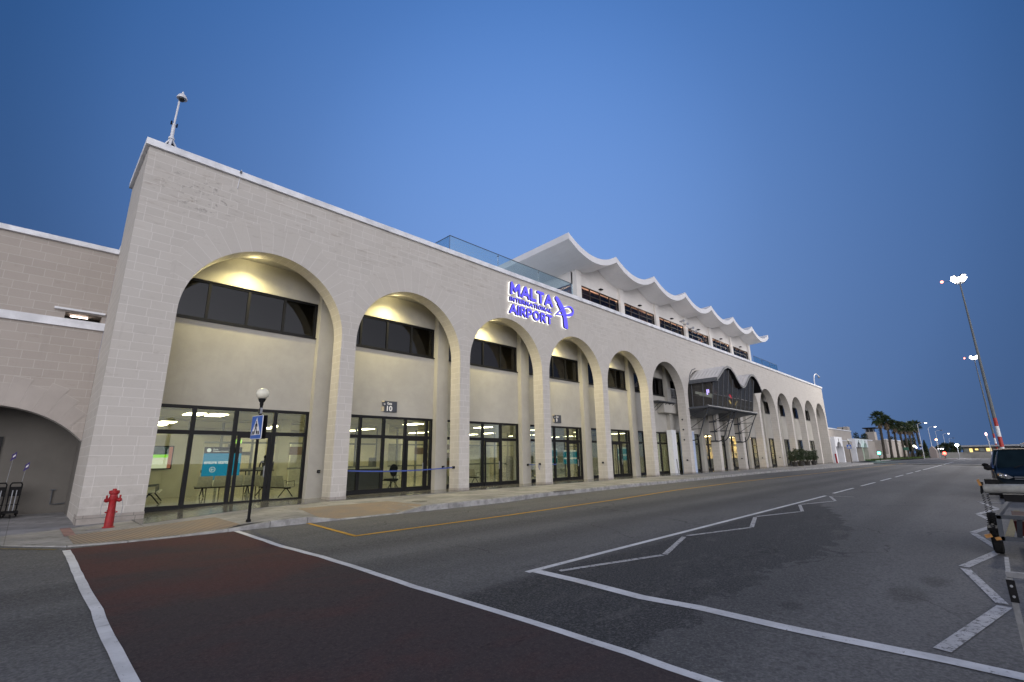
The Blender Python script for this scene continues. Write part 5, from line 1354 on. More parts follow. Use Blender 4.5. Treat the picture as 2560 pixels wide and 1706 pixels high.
# ---------------------------------------------------------------- vehicles and ramp gear on the right
M_VBODY = plain("dark_blue_van_paint", (.004, .008, .013), .35, 0, .05, 3, 0, .16)
M_VGREY = plain("violet_grey_van_paint", (.055, .055, .085), .28, .4, .05, 3, 0)
M_VGLASS = plain("van_glass", (.006, .012, .015), .10, 0, .3, 1.2, 0, .16)
M_CREAMP = plain("cream_roof_paint", (.50, .45, .37), .4, 0, .05, 4)
M_CHROME = plain("headlamp_chrome", (.75, .75, .78), .15, .9, .05, 8)
M_LAMPG = plain("headlamp_clear", (.30, .31, .33), .08, .6, .4, 30, .2)
def van(loc, label, paint):
    t = thing("van", label, "van", loc, "vans parked nose to tail on the right")
    O = Vector(loc)
    ST = [(0.0, .28, .62, .78), (.06, .24, .80, .84), (.22, .22, .93, .92), (.70, .22, 1.08, .95), (.85, .22, 1.13, .95), (1.15, .22, 1.42, .95), (1.52, .22, 1.80, .95), (1.75, .22, 1.88, .95), (2.4, .22, 1.92, .95), (4.2, .22, 1.91, .95), (4.7, .24, 1.86, .94), (4.80, .3, 1.5, .90)]
    mb = MB(); rings = []
    for x_, zb, zt, hw in ST:
        belt = min(1.05, zt-.02)
        top = hw-.23*max(0, (zt-1.05))/.85
        rr_ = min(.10, (zt-zb)*.25)
        half = [(0, zb), (hw*.93, zb), (hw*.985, zb+.12), (hw, (zb+belt)/2), (hw-.015, belt), ((hw+top)/2, (belt+zt)/2+.02) if zt > 1.1 else (hw-.02, belt+.005), (top, zt-rr_), (top-rr_*.6, zt-rr_*.25), (top-rr_*1.6, zt), (0, zt+.02)]
        ring = [(x_, -a, b) for a, b in half]+[(x_, a, b) for a, b in reversed(half[1:-1])]
        rings.append([tuple(O+Vector(q)) for q in ring])
    m = len(rings[0]); V_ = [q for r_ in rings for q in r_]
    fs = [(i*m+k, i*m+(k+1) % m, (i+1)*m+(k+1) % m, (i+1)*m+k) for i in range(len(rings)-1) for k in range(m)]+[tuple(reversed(range(m))), tuple(range((len(rings)-1)*m, len(rings)*m))]
    mb.idx(V_, fs, 0, True); obj("body", mb, paint, t)
    L = lambda *q: tuple(O+Vector(q))
    mb = MB(); P = [(.98, .83, 1.16), (.98, -.83, 1.16), (1.60, -.68, 1.83), (1.60, .68, 1.83)]
    nv = Vector((-.73, 0, .68)); mb.idx([tuple(O+Vector(q)+nv*h) for h in (.06, .075) for q in P], [(0, 1, 2, 3), (4, 7, 6, 5), (0, 4, 5, 1), (1, 5, 6, 2), (2, 6, 7, 3), (3, 7, 4, 0)], 0, False)
    obj("windscreen", mb, M_VGLASS, t)
    mb = MB()
    for a in (.35, -.25): mb.path([tuple(O+Vector((.96, a, 1.14))+nv*.09), tuple(O+Vector((1.15, a-.42, 1.30))+nv*.09)], .012, 5)
    obj("wiper", mb, M_BLACK, t)
    for s in (-1, 1):
        mb = MB(); poly = [(1.35, 1.15), (2.35, 1.15), (2.35, 1.68), (1.72, 1.68)]
        mb.prism(poly, lambda a, b, d: L(a, s*(.945-.25*(b-1.05)/.85+d), b), -.01, .012); mb.prism([(2.5, 1.15), (4.5, 1.15), (4.5, 1.68), (2.5, 1.68)], lambda a, b, d: L(a, s*(.945-.25*(b-1.05)/.85+d), b), -.01, .012)
        obj("side_window", mb, M_VGLASS, t)
        mb = MB(); hp = [(.44, .86), (.60, .96), (.80, 1.04), (.875, 1.02), (.87, .90), (.78, .84), (.60, .80)]
        mb.prism(hp, lambda a, b, d: L(.02+.22*((a-.42)/.45)**2+.10*(b-.78)/.2*0+d, s*a, b), -.045, .10); h_ = obj("headlight", mb, M_LAMPG, t)
        mb = MB()
        for a, rr2 in ((.66, .050), (.78, .045)): mb.ball(L(.0+.22*((a-.42)/.45)**2-.03, s*a, .92), .03, rr2, rr2, 12, 8)
        obj("reflector", mb, M_CHROME, h_)
        mb = MB(); mb.ball(L(.18, s*.845, .95), .03, .03, .045, 10, 6); obj("indicator", mb, M_RUBBERY, h_)
        mb = MB(); mb.ball(L(1.18, s*1.10, 1.18), .07, .13, .095, 12, 8); mb.tube(L(1.2, s*.92, 1.14), L(1.2, s*1.05, 1.16), .03); obj("wing_mirror", mb, M_BLACK, t)
        for x_ in (.92, 3.85):
            mb = MB(); mb.tube(L(x_, s*.72, .32), L(x_, s*.955, .32), .32, n=22); w_ = obj("wheel", mb, M_RUBBER, t)
            mb = MB(); mb.tube(L(x_, s*.94, .32), L(x_, s*.965, .32), .19, n=16); obj("hubcap", mb, M_STEEL_L, w_)
    mb = MB()
    for z_ in (.80, .87): mb.box(*L(-.012, -.42, z_-.018), *L(.12+.3*(z_-.8), .42, z_+.018))
    obj("grille", mb, M_STEEL, t)
    mb = MB(); mb.box(*L(-.05, -.74, .30), *L(.1, .74, .62)); obj("bumper", mb, plain("bumper_grey", (.03, .03, .034), .55), t)
    mb = MB(); mb.box(*L(1.75, -.66, 1.925), *L(4.4, .66, 1.955)); obj("roof_panel", mb, M_CREAMP, t)
    mb = MB(); mb.box(*L(2.0, -.40, 1.956), *L(2.2, .05, 1.99)); mb.lathe(L(2.1, -.18, 1.99), [(.12, 0), (.11, .03), (.05, .05), (.0005, .05)], 12); obj("roof_beacon", mb, M_BLACK, t)
    return t
zr_ = rz(-18.2)
v1_ = van((27.0, -18.24, zr_), "dark blue van facing the camera at the right edge, its nose behind the white roller", M_VBODY)
v2_ = dup(v1_, (33.2, -18.10, zr_), "violet-grey van parked directly behind the dark blue one, only its left side showing")
for ch in v2_.children:
    if ch.name.startswith("body"):
        ch.data = ch.data.copy(); ch.data.materials[0] = M_VGREY
t = thing("airport_bus", "long white bus with a flat roof behind the vans at the right edge", "bus", (44, -20.2, zr_))
mb = MB(); mb.box(44, -21.9, zr_+.45, 55, -19.0, zr_+2.42); obj("body", mb, M_WPAINT, t)
mb = MB(); mb.box(43.97, -21.6, zr_+1.2, 43.999, -19.25, zr_+2.05)
for i in range(6): mb.box(44.5+1.7*i, -18.999, zr_+1.2, 46.0+1.7*i, -18.98, zr_+2.0)
obj("window", mb, M_VGLASS, t)
mb = MB(); mb.box(44.6, -21.3, zr_+2.42, 52, -19.7, zr_+2.56); obj("roof_unit", mb, M_WPAINT, t)
for x_ in (46, 52.5):
    for y_ in (-19.3, -21.6): mb = MB(); mb.tube((x_, y_-.15, zr_+.45), (x_, y_+.15, zr_+.45), .45, n=18); obj("wheel", mb, M_RUBBER, t)
# conveyor trailer end: white roller, hanging spiral cables, steel frame, wheel, amber markers
ZG = rz(-17.6)
t = thing("conveyor_trailer", "ramp trailer with a white padded roller, spiral cables and grey steel frame", "trailer", (12.6, -17.6, ZG))
mb = MB(); mb.path([(12.6, -17.18, .735), (12.6, -17.20, .735), (12.6, -19.2, .755)], [.07, .082, .082], 18); obj("roller", mb, plain("worn_white_pad", (.34, .34, .32), .8, 0, .14, 10, .3), t)
mb = MB(); mb.box(12.58, -17.22, .80, 12.85, -17.40, .90); mb.box(12.55, -19.2, .52, 12.95, -17.42, .64); mb.box(12.6, -17.24, .62, 13.4, -17.40, .66)
obj("roller_carrier", mb, M_BLACK, t)
for (y_, z_, dy, dz) in ((-17.145, .84, .018, .055), (-17.10, -.085, .045, .028), (-17.22, -.12, .035, .022)):
    mb = MB(); mb.obox((12.55, y_, z_), (.03, 0, 0), (0, dy, -dy*.3), (0, .01, dz)); obj("amber_marker", mb, M_RUBBERY, t)
mb = MB(); mb.obox((12.6, -17.165, .75), (.04, 0, 0), (0, .02, .0), (0, -.015, .10)); obj("end_cheek", mb, M_BLACK, t)
for (y0, z0, y1, z1) in ((-17.15, .68, -17.135, .10), (-17.215, .64, -17.20, .06)):
    pts = []
    for i in range(150):
        s = i/149; a = s*15*2*math.pi
        sag = .03*math.sin(math.pi*s)
        pts.append((12.55+.018*math.sin(a), y0+(y1-y0)*s+.017*math.cos(a)-sag*.5, z0+(z1-z0)*s))
    mb = MB(); mb.path(pts, .0045, 5); obj("spiral_cable", mb, M_BLACK, t)
mb = MB()
for (a, b) in (((12.6, -17.28, .25), (12.6, -19.2, .25)), ((12.6, -17.29, .25), (12.6, -17.27, -.14)), ((12.6, -17.28, -.12), (12.6, -19.2, -.12)), ((12.6, -17.28, .25), (14.6, -17.50, .40)), ((14.6, -17.5, .40), (14.6, -19.2, .40)), ((12.62, -17.55, .24), (12.9, -17.50, -.10))):
    a, b = Vector(a), Vector(b); d = (b-a); u = d.normalized(); s_ = u.cross(Vector((1, 0, 0)) if abs(u.x) < .9 else Vector((0, 1, 0))).normalized()
    mb.obox((a+b)/2, d/2+u*.02, s_*.034, u.cross(s_)*.026)
obj("frame", mb, plain("blue_grey_frame", (.050, .057, .070), .75, 0, .12, 6), t)
mb = MB(); mb.box(12.9, -19.1, -.09, 15.0, -17.47, .16); obj("drawer_box", mb, plain("dark_maroon_box", (.05, .012, .012), .8, 0, .12, 6, .05, .08), t)
for (y_, zc_, r_, xw) in ((-17.19, -.20, .235, 13.0), (-17.18, .03, .16, 14.1)):
    mb = MB(); mb.path([(xw, y_+.075, zc_), (xw, y_+.065, zc_), (xw, y_+.05, zc_), (xw, y_-.05, zc_), (xw, y_-.065, zc_), (xw, y_-.075, zc_)], [r_*.7, r_*.9, r_, r_, r_*.9, r_*.7], 20); obj("wheel", mb, M_RUBBER, t)
mb = MB(); mb.box(12.75, -17.27, -.02, 13.25, -17.10, .03); mb.path([(12.72, -17.18, -.1), (12.8, -17.18, .02), (13.0, -17.18, .06), (13.2, -17.18, .02)], .03, 6); obj("mudguard", mb, M_BLACK, t)
# near rail
t = thing("rail_frame", "bare metal rail frame with a bolted black bracket at the lower right edge", "rail", (6.0, -17.5, rz(-17.5)))
mb = MB()
mb.obox((6.0, -17.75, .395), (.02, 0, 0), (0, .42, 0), (0, 0, .02)); mb.obox((6.0, -17.345, .0-.04), (.02, 0, 0), (0, .02, 0), (0, 0, .41)); mb.obox((6.0, -18.15, -.04), (.02, 0, 0), (0, .02, 0), (0, 0, .41)); mb.obox((6.5, -17.345, .37), (.5, 0, 0), (0, .015, 0), (0, 0, .015))
obj("tube_frame", mb, plain("dull_galvanised", (.20, .205, .215), .7, .1, .2, 12, .05), t)
mb = MB(); mb.obox((5.97, -17.348, .27), (.008, 0, 0), (0, .026, 0), (0, 0, .085)); obj("bracket", mb, M_BLACK, t)
mb = MB()
for z_ in (.23, .31): mb.tube((5.965, -17.348, z_), (5.952, -17.348, z_), .010, n=8)
obj("bolt", mb, M_STEEL_L, t)

# ---------------------------------------------------------------- high-mast lights
M_MAST = plain("mast_grey_green", (.17, .18, .18), 1.0, 0, .08, 1, 0, 0.0)
M_MRED = plain("mast_red_band", (.40, .03, .02), .5, 0, .08, 2)
M_FLOOD = emit("floodlight_glow", (1.0, .97, .93), 14.0)
def mast(loc, label, h):
    t = thing("floodlight_mast", label, "light mast", loc, "tall floodlight masts on the right")
    O = Vector(loc); r0, r1 = .27, .09
    rad_ = lambda z: r0+(r1-r0)*z/h
    bands = [(0, 2.6, M_SWHITE, "white_band"), (2.6, 4.15, M_MRED, "red_band"), (4.15, 5.75, M_SWHITE, "white_band"), (5.75, 7.0, M_MRED, "red_band"), (7.0, h, M_MAST, "shaft")]
    for z0, z1, m_, nm in bands:
        mb = MB(); mb.tube(O+Vector((0, 0, z0)), O+Vector((0, 0, z1)), rad_(z0), rad_(z1), 16); obj(nm, mb, m_, t)
    mb = MB(); mb.path([O+Vector((0.6*math.cos(a*math.pi/8), 0.6*math.sin(a*math.pi/8), h-.4)) for a in range(17)], .06, 6)
    for a in range(4): mb.tube(O+Vector((0, 0, h-.2)), O+Vector((0.6*math.cos(a*1.57), 0.6*math.sin(a*1.57), h-.4)), .05)
    obj("head_ring", mb, M_STEEL, t)
    for a in range(8):
        d = Vector((math.cos(a*math.pi/4), math.sin(a*math.pi/4), 0)); c = O+d*.62+Vector((0, 0, h+.1+.35*(a % 2))); s_ = Vector((-d.y, d.x, 0))
        nrm = (d*.75+Vector((0, 0, -.66))).normalized(); u_ = nrm.cross(s_)
        mb = MB(); mb.obox(c, s_*.36, u_*.46, nrm*.12); fl = obj("floodlight", mb, M_STEEL, t)
        mb = MB(); mb.obox(c+nrm*.13, s_*.34, u_*.44, nrm*.012); obj("floodlight_lens", mb, M_FLOOD, fl)
    mb = MB(); mb.tube(O+Vector((0, 0, h)), O+Vector((0, 2.0, h+.3)), .02, n=5); obj("lamp_arm", mb, M_BLACK, t)
    mb = MB(); mb.ball(O+Vector((0, 2.1, h+.35)), .20, .20, .20, 10, 6); obj("warning_lamp", mb, emit("warning_red", (1.0, .18, .10), 12), t)
    return t
ms_ = mast((105, -18.42, -.6), "near floodlight mast with red and white bands low down, its lamps higher in the picture", 29.6)
dup(ms_, (200, -18.2, -.6), "thinner farther floodlight mast, its lamps beside the near mast's shaft")
for x_, y_, e_ in ((104.0, -18.4, 30000), (199, -18.2, 40000)):
    l = bpy.data.lights.new("mast_lamp", 'SPOT'); l.energy = e_*1.3; l.spot_size = R(84); l.spot_blend = .3; l.color = (1.0, .93, .84); l.shadow_soft_size = 1.2
    lo = bpy.data.objects.new("mast_lamp", l); C.objects.link(lo); lo.parent = ms_ if x_ < 150 else [o for o in bpy.data.objects if o.name == "floodlight_mast.001"][0]; lo.location = (-1.6, 0, 29.6); lo.rotation_euler = Vector((.80, -.10, .60)).to_track_quat('Z', 'Y').to_euler()

# ---------------------------------------------------------------- far background
M_FARST = stone("far_limestone", (.40, .365, .33), (.44, .41, .38), False, 1.1, .5, .8)
M_FARW = plain("far_white_render", (.62, .63, .66), .8, 0, .08, .6)
b = thing("low_terminal_wing", "lower pale building with white arched hoods beyond the far end of the terminal", "building", (100, 1, 0))
mb = MB(); mb.box(86.51, .6, 3.2, 106.5, 9, 5.22); mb.box(86.51, 3.0, 0, 114, 9, 3.2); obj("wall", mb, M_FARST, b)
mb = MB(); mb.box(86.51, .5, 5.222, 106.6, .95, 5.40); mb.box(106.3, .5, 5.222, 106.6, 9, 5.40); mb.box(92.2, -.1, 3.38, 102.2, .3, 3.52); obj("coping", mb, M_FARW, b)
mb = MB(); mb.box(92.2, 0.0, 2.42, 102.2, .25, 3.38); obj("fascia_panel", mb, M_FARST, b)
def hood(x0, x1):
    mb = MB(); c = (x0+x1)/2; r_ = (x1-x0)*.27; n = 12
    mb.box(x0, -.5, 2.42, c-r_, -.2, 3.9); mb.box(c+r_, -.5, 2.42, x1, -.2, 3.9)
    for i in range(n):
        a = c-r_+2*r_*i/n; q = c-r_+2*r_*(i+1)/n; za = 2.42+math.sqrt(max(r_*r_-(a-c)**2, 0))*.55; zq = 2.42+math.sqrt(max(r_*r_-(q-c)**2, 0))*.55
        for y_ in (-.5, -.2): mb.face([(a, y_, za), (q, y_, zq), (q, y_, 3.9), (a, y_, 3.9)])
        mb.face([(a, -.5, za), (a, -.2, za), (q, -.2, zq), (q, -.5, zq)])
    mb.face([(x0, -.5, 3.9), (x1, -.5, 3.9), (x1, -.2, 3.9), (x0, -.2, 3.9)])
    mb.box(x0, -.199, 2.42, x0+.3, 3.0, 3.9); mb.box(x1-.3, -.199, 2.42, x1, 3.0, 3.9)
    obj("hood", mb, M_FARW, b)
    mb = MB(); mb.box(c-.12, -.53, 3.25, c+.12, -.5, 3.65); obj("slot_window", mb, M_BLACK, b)
hood(86.8, 92.0); hood(102.3, 108.2); hood(108.5, 114.0)
for x_ in (86.7, 92.0, 97.0, 101.9, 108.0, 113.6):
    mb = MB(); mb.box(x_, -.45, 0, x_+.65, .5, 2.42); obj("pier", mb, M_FARW if x_ in (86.7, 92.0, 101.9) else M_FARST, b)
mb = MB(); mb.box(92.7, 2.6, 0, 97.0, 2.98, 2.1); mb.box(97.7, 2.6, 0, 101.8, 2.98, 2.1); obj("garage_door", mb, plain("tan_door", (.36, .29, .20), .6), b)
b = thing("long_stone_wall", "long pale stone building wall behind the row of palms", "building", (140, 2, 0))
mb = MB(); mb.box(114.1, 1.2, 0, 131, 8, 3.95); mb.box(131.01, 3.4, 0, 150, 8, 4.1); mb.box(150.01, 1.0, 0, 186, 8, 4.5); obj("wall", mb, M_FARST, b)
mb = MB(); mb.box(114.1, 1.1, 3.952, 131.1, 1.7, 4.15); mb.box(150, .9, 4.502, 186.1, 1.5, 4.7)
obj("coping", mb, M_FARW, b)
mb = MB(); mb.box(136, 3.35, 2.1, 146, 3.399, 3.2); mb.box(115.0, 1.15, 1.6, 115.5, 1.199, 3.0); obj("window", mb, M_BLACK, b)
mb = MB(); mb.box(114.1, .9, 0, 150, 1.15, 1.05); obj("low_wall", mb, M_FARST, b)
b = thing("watch_tower", "small stone tower with a dark overhanging flat roof behind the first palm", "tower", (160, 5.2, 4))
mb = MB(); mb.box(158.5, 4.3, 0, 162, 6.2, 6.85); obj("wall", mb, M_FARST, b)
mb = MB(); mb.box(157.6, 3.7, 7.75, 163, 6.6, 7.98); obj("roof", mb, M_BLACK, b)
mb = MB(); mb.box(158.7, 4.5, 6.85, 161.8, 6.0, 7.75); obj("lookout_glass", mb, M_VGLASS, b)
mb = MB()
for y_ in (4.3, 5.2, 6.1): mb.box(158.4, y_, 6.85, 158.6, y_+.12, 7.75)
obj("window_post", mb, M_STEEL_L, b)
b = thing("roof_plant_block", "two small stone roof blocks showing above the low wing", "building", (112, 2.4, 5))
mb = MB(); mb.box(110, 2.5, 3, 112, 3.3, 6.3); mb.box(110, 1.6, 3, 112, 2.3, 6.35); obj("block_wall", mb, M_FARST, b)
b = thing("perimeter_wall", "plain grey boundary wall closing the far end of the road", "wall", (185, -16, 0))
mb = MB(); mb.box(185, -60, -.7, 185.5, -5.5, 1.22); obj("wall_body", mb, plain("grey_boundary_wall", (.22, .215, .20), .9, 0, .2, .5), b)
b = thing("far_terminal", "low long building with lit windows behind the boundary wall", "building", (200, -14, 0))
mb = MB(); mb.box(200, -60, -.5, 215, -10.8, 2.7); obj("wall", mb, plain("far_grey_wall", (.12, .12, .12), .9), b)
mb = MB(); mb.box(198.5, -60, 2.75, 216, -10.6, 3.22); obj("roof", mb, plain("far_pale_roof", (.32, .33, .35), .7), b)
mb = MB(); mb.box(199.9, -12.95, 1.1, 199.99, -12.25, 2.25); mb.box(199.9, -14.2, 1.75, 199.99, -13.5, 2.2); mb.box(199.9, -17.0, 1.4, 199.99, -15.9, 2.3); obj("lit_window", mb, emit("far_window_glow", (1.0, .72, .25), 1.6), b)
mb = MB(); mb.box(199.85, -15.5, 1.4, 199.98, -14.4, 2.3); mb.box(199.85, -12.1, 1.3, 199.98, -11.0, 2.3); obj("window", mb, plain("far_dull_window", (.2, .22, .2), .4), b)
b = thing("pitched_house", "small pale house with a pitched top beside the dark cypress", "house", (178, -5, 0))
mb = MB(); mb.prism([(-4.6, -.3), (-6.1, -.3), (-6.1, 1.9), (-5.3, 3.0), (-4.6, 2.2)], lambda a, c_, d: (178+d, a, c_), 0, 5); obj("wall", mb, plain("dull_house_wall", (.20, .17, .16), .9), b)
# grass verge
mb = MB(); nx = 60
for i in range(nx):
    a = 108+78*i/nx; q = 108+78*(i+1)/nx
    ya = -.2-3.6*sm(108, 150, a); yb_ = -.2-3.6*sm(108, 150, q)
    mb.face([(a, ya-1.0, .02), (q, yb_-1.0, .02), (q, 3.0, .10), (a, 3.0, .10)])
rnd = random.Random(5)
for i in range(5000):
    a = rnd.uniform(110, 186); y_ = rnd.uniform(-.8-3.6*sm(108, 150, a), 1.0); h_ = rnd.uniform(.08, .22); w2 = .05
    mb.face([(a, y_-w2, .02), (a, y_+w2, .02), (a+rnd.uniform(-.05, .05), y_+rnd.uniform(-.05, .05), .05+h_)])
obj("grass", mb, plain("verge_grass", (.06, .10, .022), .9, 0, .35, .8), kind="stuff", label="green grass verge under the palms", category="grass")
mb = MB(); mb.box(108, -2.2, -.3, 150, -2.0, .05); struct("verge_kerb", mb, M_KERB)
# palms
M_PALM = leaf_mat("palm_frond", (.022, .040, .016), (.060, .085, .035))
M_PTRUNK = plain("palm_trunk", (.052, .045, .035), .95, 0, .35, 3.0, .5)
def palm(seed, h=8.3):
    rnd = random.Random(seed); t = thing("palm_tree", "", "palm tree", (0, 0, 0), "palms along the verge")
    mb = MB(); pts = []; rad_ = []
    for i in range(22):
        s = i/21; pts.append((.12*math.sin(s*3+seed), .12*math.cos(s*2.3+seed), s*(h-.4))); rad_.append((.25-.06*s)*(1+.10*(i % 2))+(.09 if s > .82 else 0)+.10*max(0, 1-s*8))
    mb.path(pts, rad_, 10)
    for _ in range(60):      # old leaf bases
        a = rnd.uniform(0, 6.28); z = rnd.uniform(h*.35, h-.5); r_ = .20; q = Vector((r_*math.cos(a), r_*math.sin(a), z)); d = Vector((math.cos(a), math.sin(a), .7)).normalized()
        mb.path([q, q+d*.18], [.04, .015], 4)
    obj("trunk", mb, M_PTRUNK, t)
    mb = MB()
    for f in range(46):
        a = rnd.uniform(0, 6.28); el = R(rnd.uniform(-58, 82)); ln = rnd.uniform(.75, 1.05)
        d = Vector((math.cos(a)*math.cos(el), math.sin(a)*math.cos(el), math.sin(el)))
        c = Vector((0, 0, h-.25)); m_ = c+d*ln; side = d.cross(Vector((0, 0, 1))).normalized(); upv = side.cross(d)
        mb.path([c, m_], [.03, .018], 4)
        R_ = rnd.uniform(.75, .98)
        for q in range(13):
            th = R(-105+210*q/12.0); fd = (d*math.cos(th)+side*math.sin(th)); e = m_+fd*R_*(1-.15*abs(math.sin(th)))+Vector((0, 0, -.18*R_*rnd.uniform(.3, 1.6)))
            pw = (upv*.03+fd.cross(upv)*.055); mid = m_+fd*R_*.55+upv*.03
            mb.face([m_-pw*.3, mid-pw, e, mid+pw])
    obj("fronds", mb, M_PALM, t)
    mb = MB()
    for f in range(40):
        a = rnd.uniform(0, 6.28); z = h-.5-rnd.uniform(0, 1.1); q = Vector((.25*math.cos(a), .25*math.sin(a), z)); d = Vector((math.cos(a)*.5, math.sin(a)*.5, -.85))
        s_ = Vector((-math.sin(a), math.cos(a), 0))*.16; e = q+d*rnd.uniform(.5, .9)
        mb.face([q-s_*.3, e-s_, e+Vector((0, 0, -.12)), e+s_, q+s_*.3])
    obj("dry_skirt", mb, plain("dry_frond", (.11, .085, .055), .9), t)
    return t
names = ["first and tallest-looking palm, at the left end of the row", "second palm from the left of the row", "third palm from the left of the row", "fourth palm from the left of the row", "fifth palm from the left of the row", "sixth palm from the left of the row", "seventh palm from the left of the row", "last palm of the row, beside the first street lamp"]
protos = [palm(1), palm(2), palm(3)]
PX_ = [(124, 8.6), (134.2, 8.4), (144.6, 7.9), (154.1, 8.0), (162.5, 8.1), (172.8, 8.2), (183.0, 9.1), (194.0, 9.7)]
for i, (x_, h_) in enumerate(PX_):
    r_ = protos[i] if i < 3 else dup(protos[i % 3], (0, 0, 0))
    r_.location = (x_, -1.5, .03); r_.rotation_euler[2] = i*1.7; r_.scale = (h_/8.3,)*3; r_["label"] = names[i]
# cypress and loose trees
def bush_tree(name, loc, h, rx, ry, n, label, cat, sz, seed, mat, narrow=False):
    rnd = random.Random(seed); t = thing(name, label, cat, loc); O = Vector(loc)
    mb = MB(); mb.path([O, O+Vector((.05, 0, h*.5)), O+Vector((0, .05, h*.85))], [rx*.12, rx*.08, .03], 7)
    for a in range(5): mb.path([O+Vector((0, 0, h*.35)), O+Vector((rx*.5*math.cos(a*1.26), ry*.5*math.sin(a*1.26), h*.7))], [rx*.06, .02], 5)
    obj("trunk", mb, M_BARK, t); mb = MB()
    if narrow:
        for i in range(16): z = h*(.08+.84*i/15); w_ = rx*math.sin(math.pi*min(1, (i+2)/17.0))**.6*(1-.55*i/15); leaves(mb, (O.x, O.y, O.z+z), w_, w_, h*.07, n//16, sz, rnd)
    else:
        for i in range(14): a = rnd.uniform(0, 6.3); q = rnd.uniform(.1, .75); leaves(mb, (O.x+rx*q*math.cos(a), O.y+ry*q*math.sin(a), O.z+h*rnd.uniform(.42, .88)), rx*.38, ry*.38, h*.17, n//14, sz, rnd)
    obj("crown", mb, mat, t)
M_DLEAF = leaf_mat("dark_foliage", (.012, .022, .010), (.030, .045, .020))
bush_tree("cypress_tree", (176, -4.1, 0), 4.7, .75, .75, 1600, "narrow dark cypress at the right end of the palm row", "cypress", .22, 11, M_DLEAF, True)
bush_tree("hedge_bush", (172, -3.4, 0), 2.0, 2.6, 1.4, 900, "dark low bush between the last palm and the cypress", "bush", .2, 12, M_DLEAF)
for i, (x_, y_, h_, r_, lab) in enumerate(((196, -7.4, 4.4, 2.0, "round tree behind the orange light and lamp poles"), (192, -9.6, 3.9, 1.5, "yellowish lit tree above the red traffic light"), (188, -6.0, 3.6, 1.6, "dark tree just right of the pitched house"), (150, 5.9, 6.4, 1.7, "dark tree behind the stone wall left of the tower"), (172, 3.0, 6.0, 1.8, "dark tree showing between the palm trunks above the wall"), (178, -.6, 5.4, 1.5, "dark tree behind the last palms"))):
    bush_tree("broadleaf_tree", (x_, y_, -.3 if y_ < -3 else 0), h_, r_, r_, 1500, lab, "tree", .24, 20+i, M_DLEAF if i != 1 else M_LEAF)
# street lamps
M_LAMPW = emit("street_lamp_glow", (1.0, .86, .80), 16.0)
def street_lamp(loc, lit, label, h=8.3):
    t = thing("street_lamp", label, "street lamp", loc, "street lamps along the far road"); O = Vector(loc)
    mb = MB(); mb.tube(O, O+Vector((0, 0, h-.1)), .07, .05, 8); mb.path([O+Vector((0, 0, h-.15)), O+Vector((0, -.4, h+.15)), O+Vector((0, -1.2, h+.22))], .045, 6); obj("pole", mb, M_WPAINT, t)
    mb = MB(); mb.ball(O+Vector((0, -1.45, h+.24)), .16, .42, .09, 12, 6); obj("lamp_head", mb, M_STEEL, t)
    mb = MB(); mb.ball(O+Vector((0, -1.62, h+.15)), .15, .26, .11, 12, 6); obj("lamp_glass", mb, M_LAMPW if lit else M_STEEL_L, t)
for i, (x_, lit, h_, lab) in enumerate(((156.6, 1, 8.3, "lit street lamp nearest the palms"), (184, 1, 8.3, "second lit street lamp, over the house and cypress"), (208, 0, 8.0, "unlit street lamp between two lit ones"), (241, 1, 7.8, "third lit street lamp, over the round tree"), (270, 0, 6.7, "farthest small street lamp, left of the bright white light"))):
    street_lamp((x_, -5.0, -.3), lit, lab, h_+.3)
t = thing("orange_lamp", "orange lamp glowing on its pole over the round tree", "lamp", (170, -7.12, -.3))
mb = MB(); mb.tube((170, -7.12, -.3), (170, -7.12, 4.4), .07); obj("pole", mb, M_STEEL_L, t); mb = MB(); mb.ball((170, -7.12, 4.55), .24, .24, .24); obj("lamp_bulb", mb, emit("orange_glow", (1.0, .40, .16), 14), t)
t = thing("white_floodlight", "dazzling white floodlight on a thin pole above the boundary wall", "light", (170, -10.89, -.4))
mb = MB(); mb.tube((170, -10.89, -.45), (170, -10.89, 2.9), .05); obj("pole", mb, M_STEEL_L, t); mb = MB(); mb.ball((170, -10.89, 3.05), .34, .34, .32); obj("lamp_bulb", mb, emit("white_blue_glow", (.88, .92, 1.0), 60), t)
l = bpy.data.lights.new("flood_lamp", 'POINT'); l.energy = 900; l.color = (.9, .93, 1.0); l.shadow_soft_size = .4
lo = bpy.data.objects.new("flood_lamp", l); C.objects.link(lo); lo.parent = t; lo.location = (-.8, 0, 3.4)
t = thing("lit_canopy", "row of small white lights under the trees by the red signal", "light", (182, -6.8, 0))
mb = MB(); mb.box(182.3, -7.7, 2.5, 183, -6.1, 2.6); obj("canopy_roof", mb, M_BLACK, t)
mb = MB()
for q in range(3): mb.ball((181.9, -6.4-.5*q, 2.25), .12, .15, .11)
obj("canopy_lamp", mb, emit("canopy_glow", (.95, .95, 1.0), 9), t)
t = thing("bulb_lamp", "pair of glowing globe lamps between the last palm trunks", "lamp", (165, -2.9, 0))
mb = MB(); mb.tube((165, -2.9, 0), (165, -2.9, 2.9), .06); obj("pole", mb, M_BLACK, t)
mb = MB(); mb.ball((165, -2.75, 3.0), .28, .28, .26); obj("globe", mb, emit("cream_globe_glow", (1.0, .95, .72), 5), t)
mb = MB(); mb.ball((165, -3.15, 2.6), .20, .20, .26); obj("side_globe", mb, emit("violet_globe_glow", (.75, .68, 1.0), 4), t)
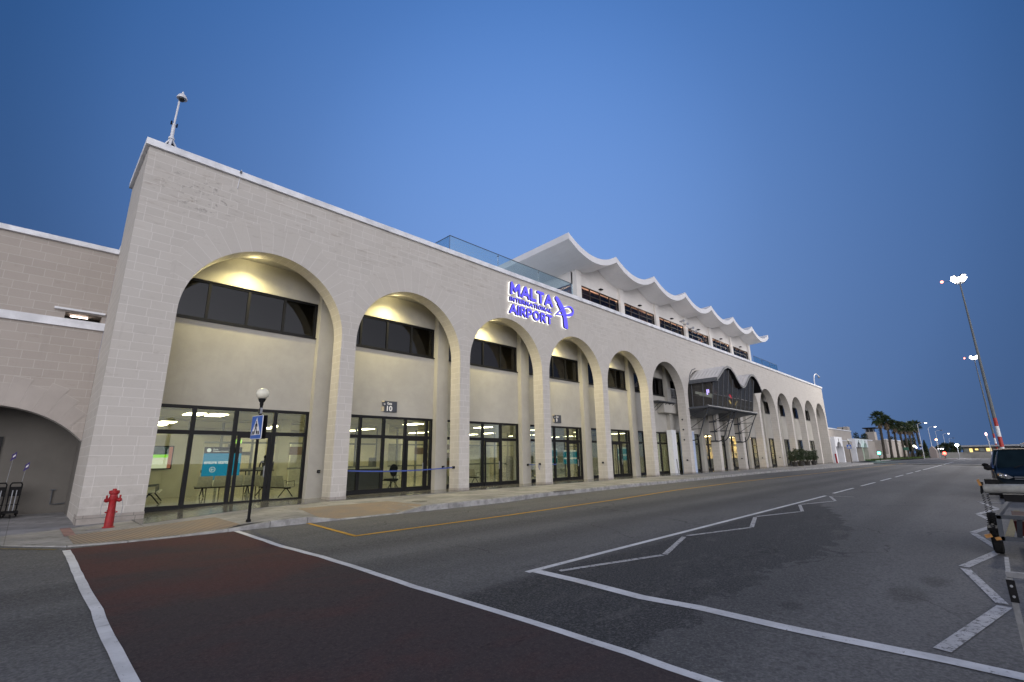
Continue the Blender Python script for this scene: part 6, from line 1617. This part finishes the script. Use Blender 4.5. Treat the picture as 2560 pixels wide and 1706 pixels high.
def signal(loc, col, nm, lab, r_=.24, st=26):
    t = thing("traffic_signal", lab, "traffic light", loc); O = Vector(loc)
    mb = MB(); mb.tube(O, O+Vector((0, 0, 1.1)), .06); mb.box(O.x, O.y-.16, O.z+.95, O.x+.2, O.y+.16, O.z+1.75); obj("housing", mb, M_BLACK, t)
    mb = MB(); mb.ball(O+Vector((-.03, 0, 1.35)), .06, r_, r_); obj("lens", mb, emit(nm, col, st), t)
    l = bpy.data.lights.new("signal_lamp", 'POINT'); l.energy = 60; l.color = col; l.shadow_soft_size = .1
    lo = bpy.data.objects.new("signal_lamp", l); C.objects.link(lo); lo.parent = t; lo.location = (-.5, 0, 1.35)
signal((110, -2.5, 0), (.05, 1.0, .50), "green_signal", "green traffic light standing low in front of the palms")
signal((165, -8.42, -.3), (1.0, .03, .02), "red_signal", "red traffic light glowing before the trees at the far road", .36, 30)
t = thing("direction_sign", "small dark figure-shaped sign post between the fourth and fifth palm", "sign", (150, -2.6, 0))
mb = MB(); mb.tube((150, -2.6, 0), (150, -2.6, 2.4), .06); obj("pole", mb, M_STEEL, t); mb = MB(); mb.box(149.9, -3.0, 1.9, 150, -2.0, 2.6); obj("sign_face", mb, plain("green_sign", (.03, .12, .08), .6), t)
t = thing("gooseneck_lamp", "thin lamp with a red glow on a bent white stalk above the vans", "lamp", (60, -17.25, -.4))
mb = MB(); mb.path([(60, -17.25, -.45), (60, -17.25, 2.2), (60, -17.32, 2.22), (60, -17.25, 2.3), (60, -17.2, 2.75)], .035, 6); obj("stalk", mb, M_WPAINT, t)
mb = MB(); mb.ball((60, -17.21, 2.88), .06, .07, .14); obj("lamp_bulb", mb, emit("pink_glow", (1.0, .55, .5), 8), t)
# low service cable bump across the road
mb = MB(); mb.path([(88.5, y_, rz(y_)+.02) for y_ in (-1.3, -4.8, -9, -14, -19, -24)], .05, 6); t = obj("cable_ramp", mb, M_RUBBER, loc=(88.5, -12, -.3)); t["label"] = "thin dark cable ramp lying straight across the far road"; t["category"] = "cable ramp"
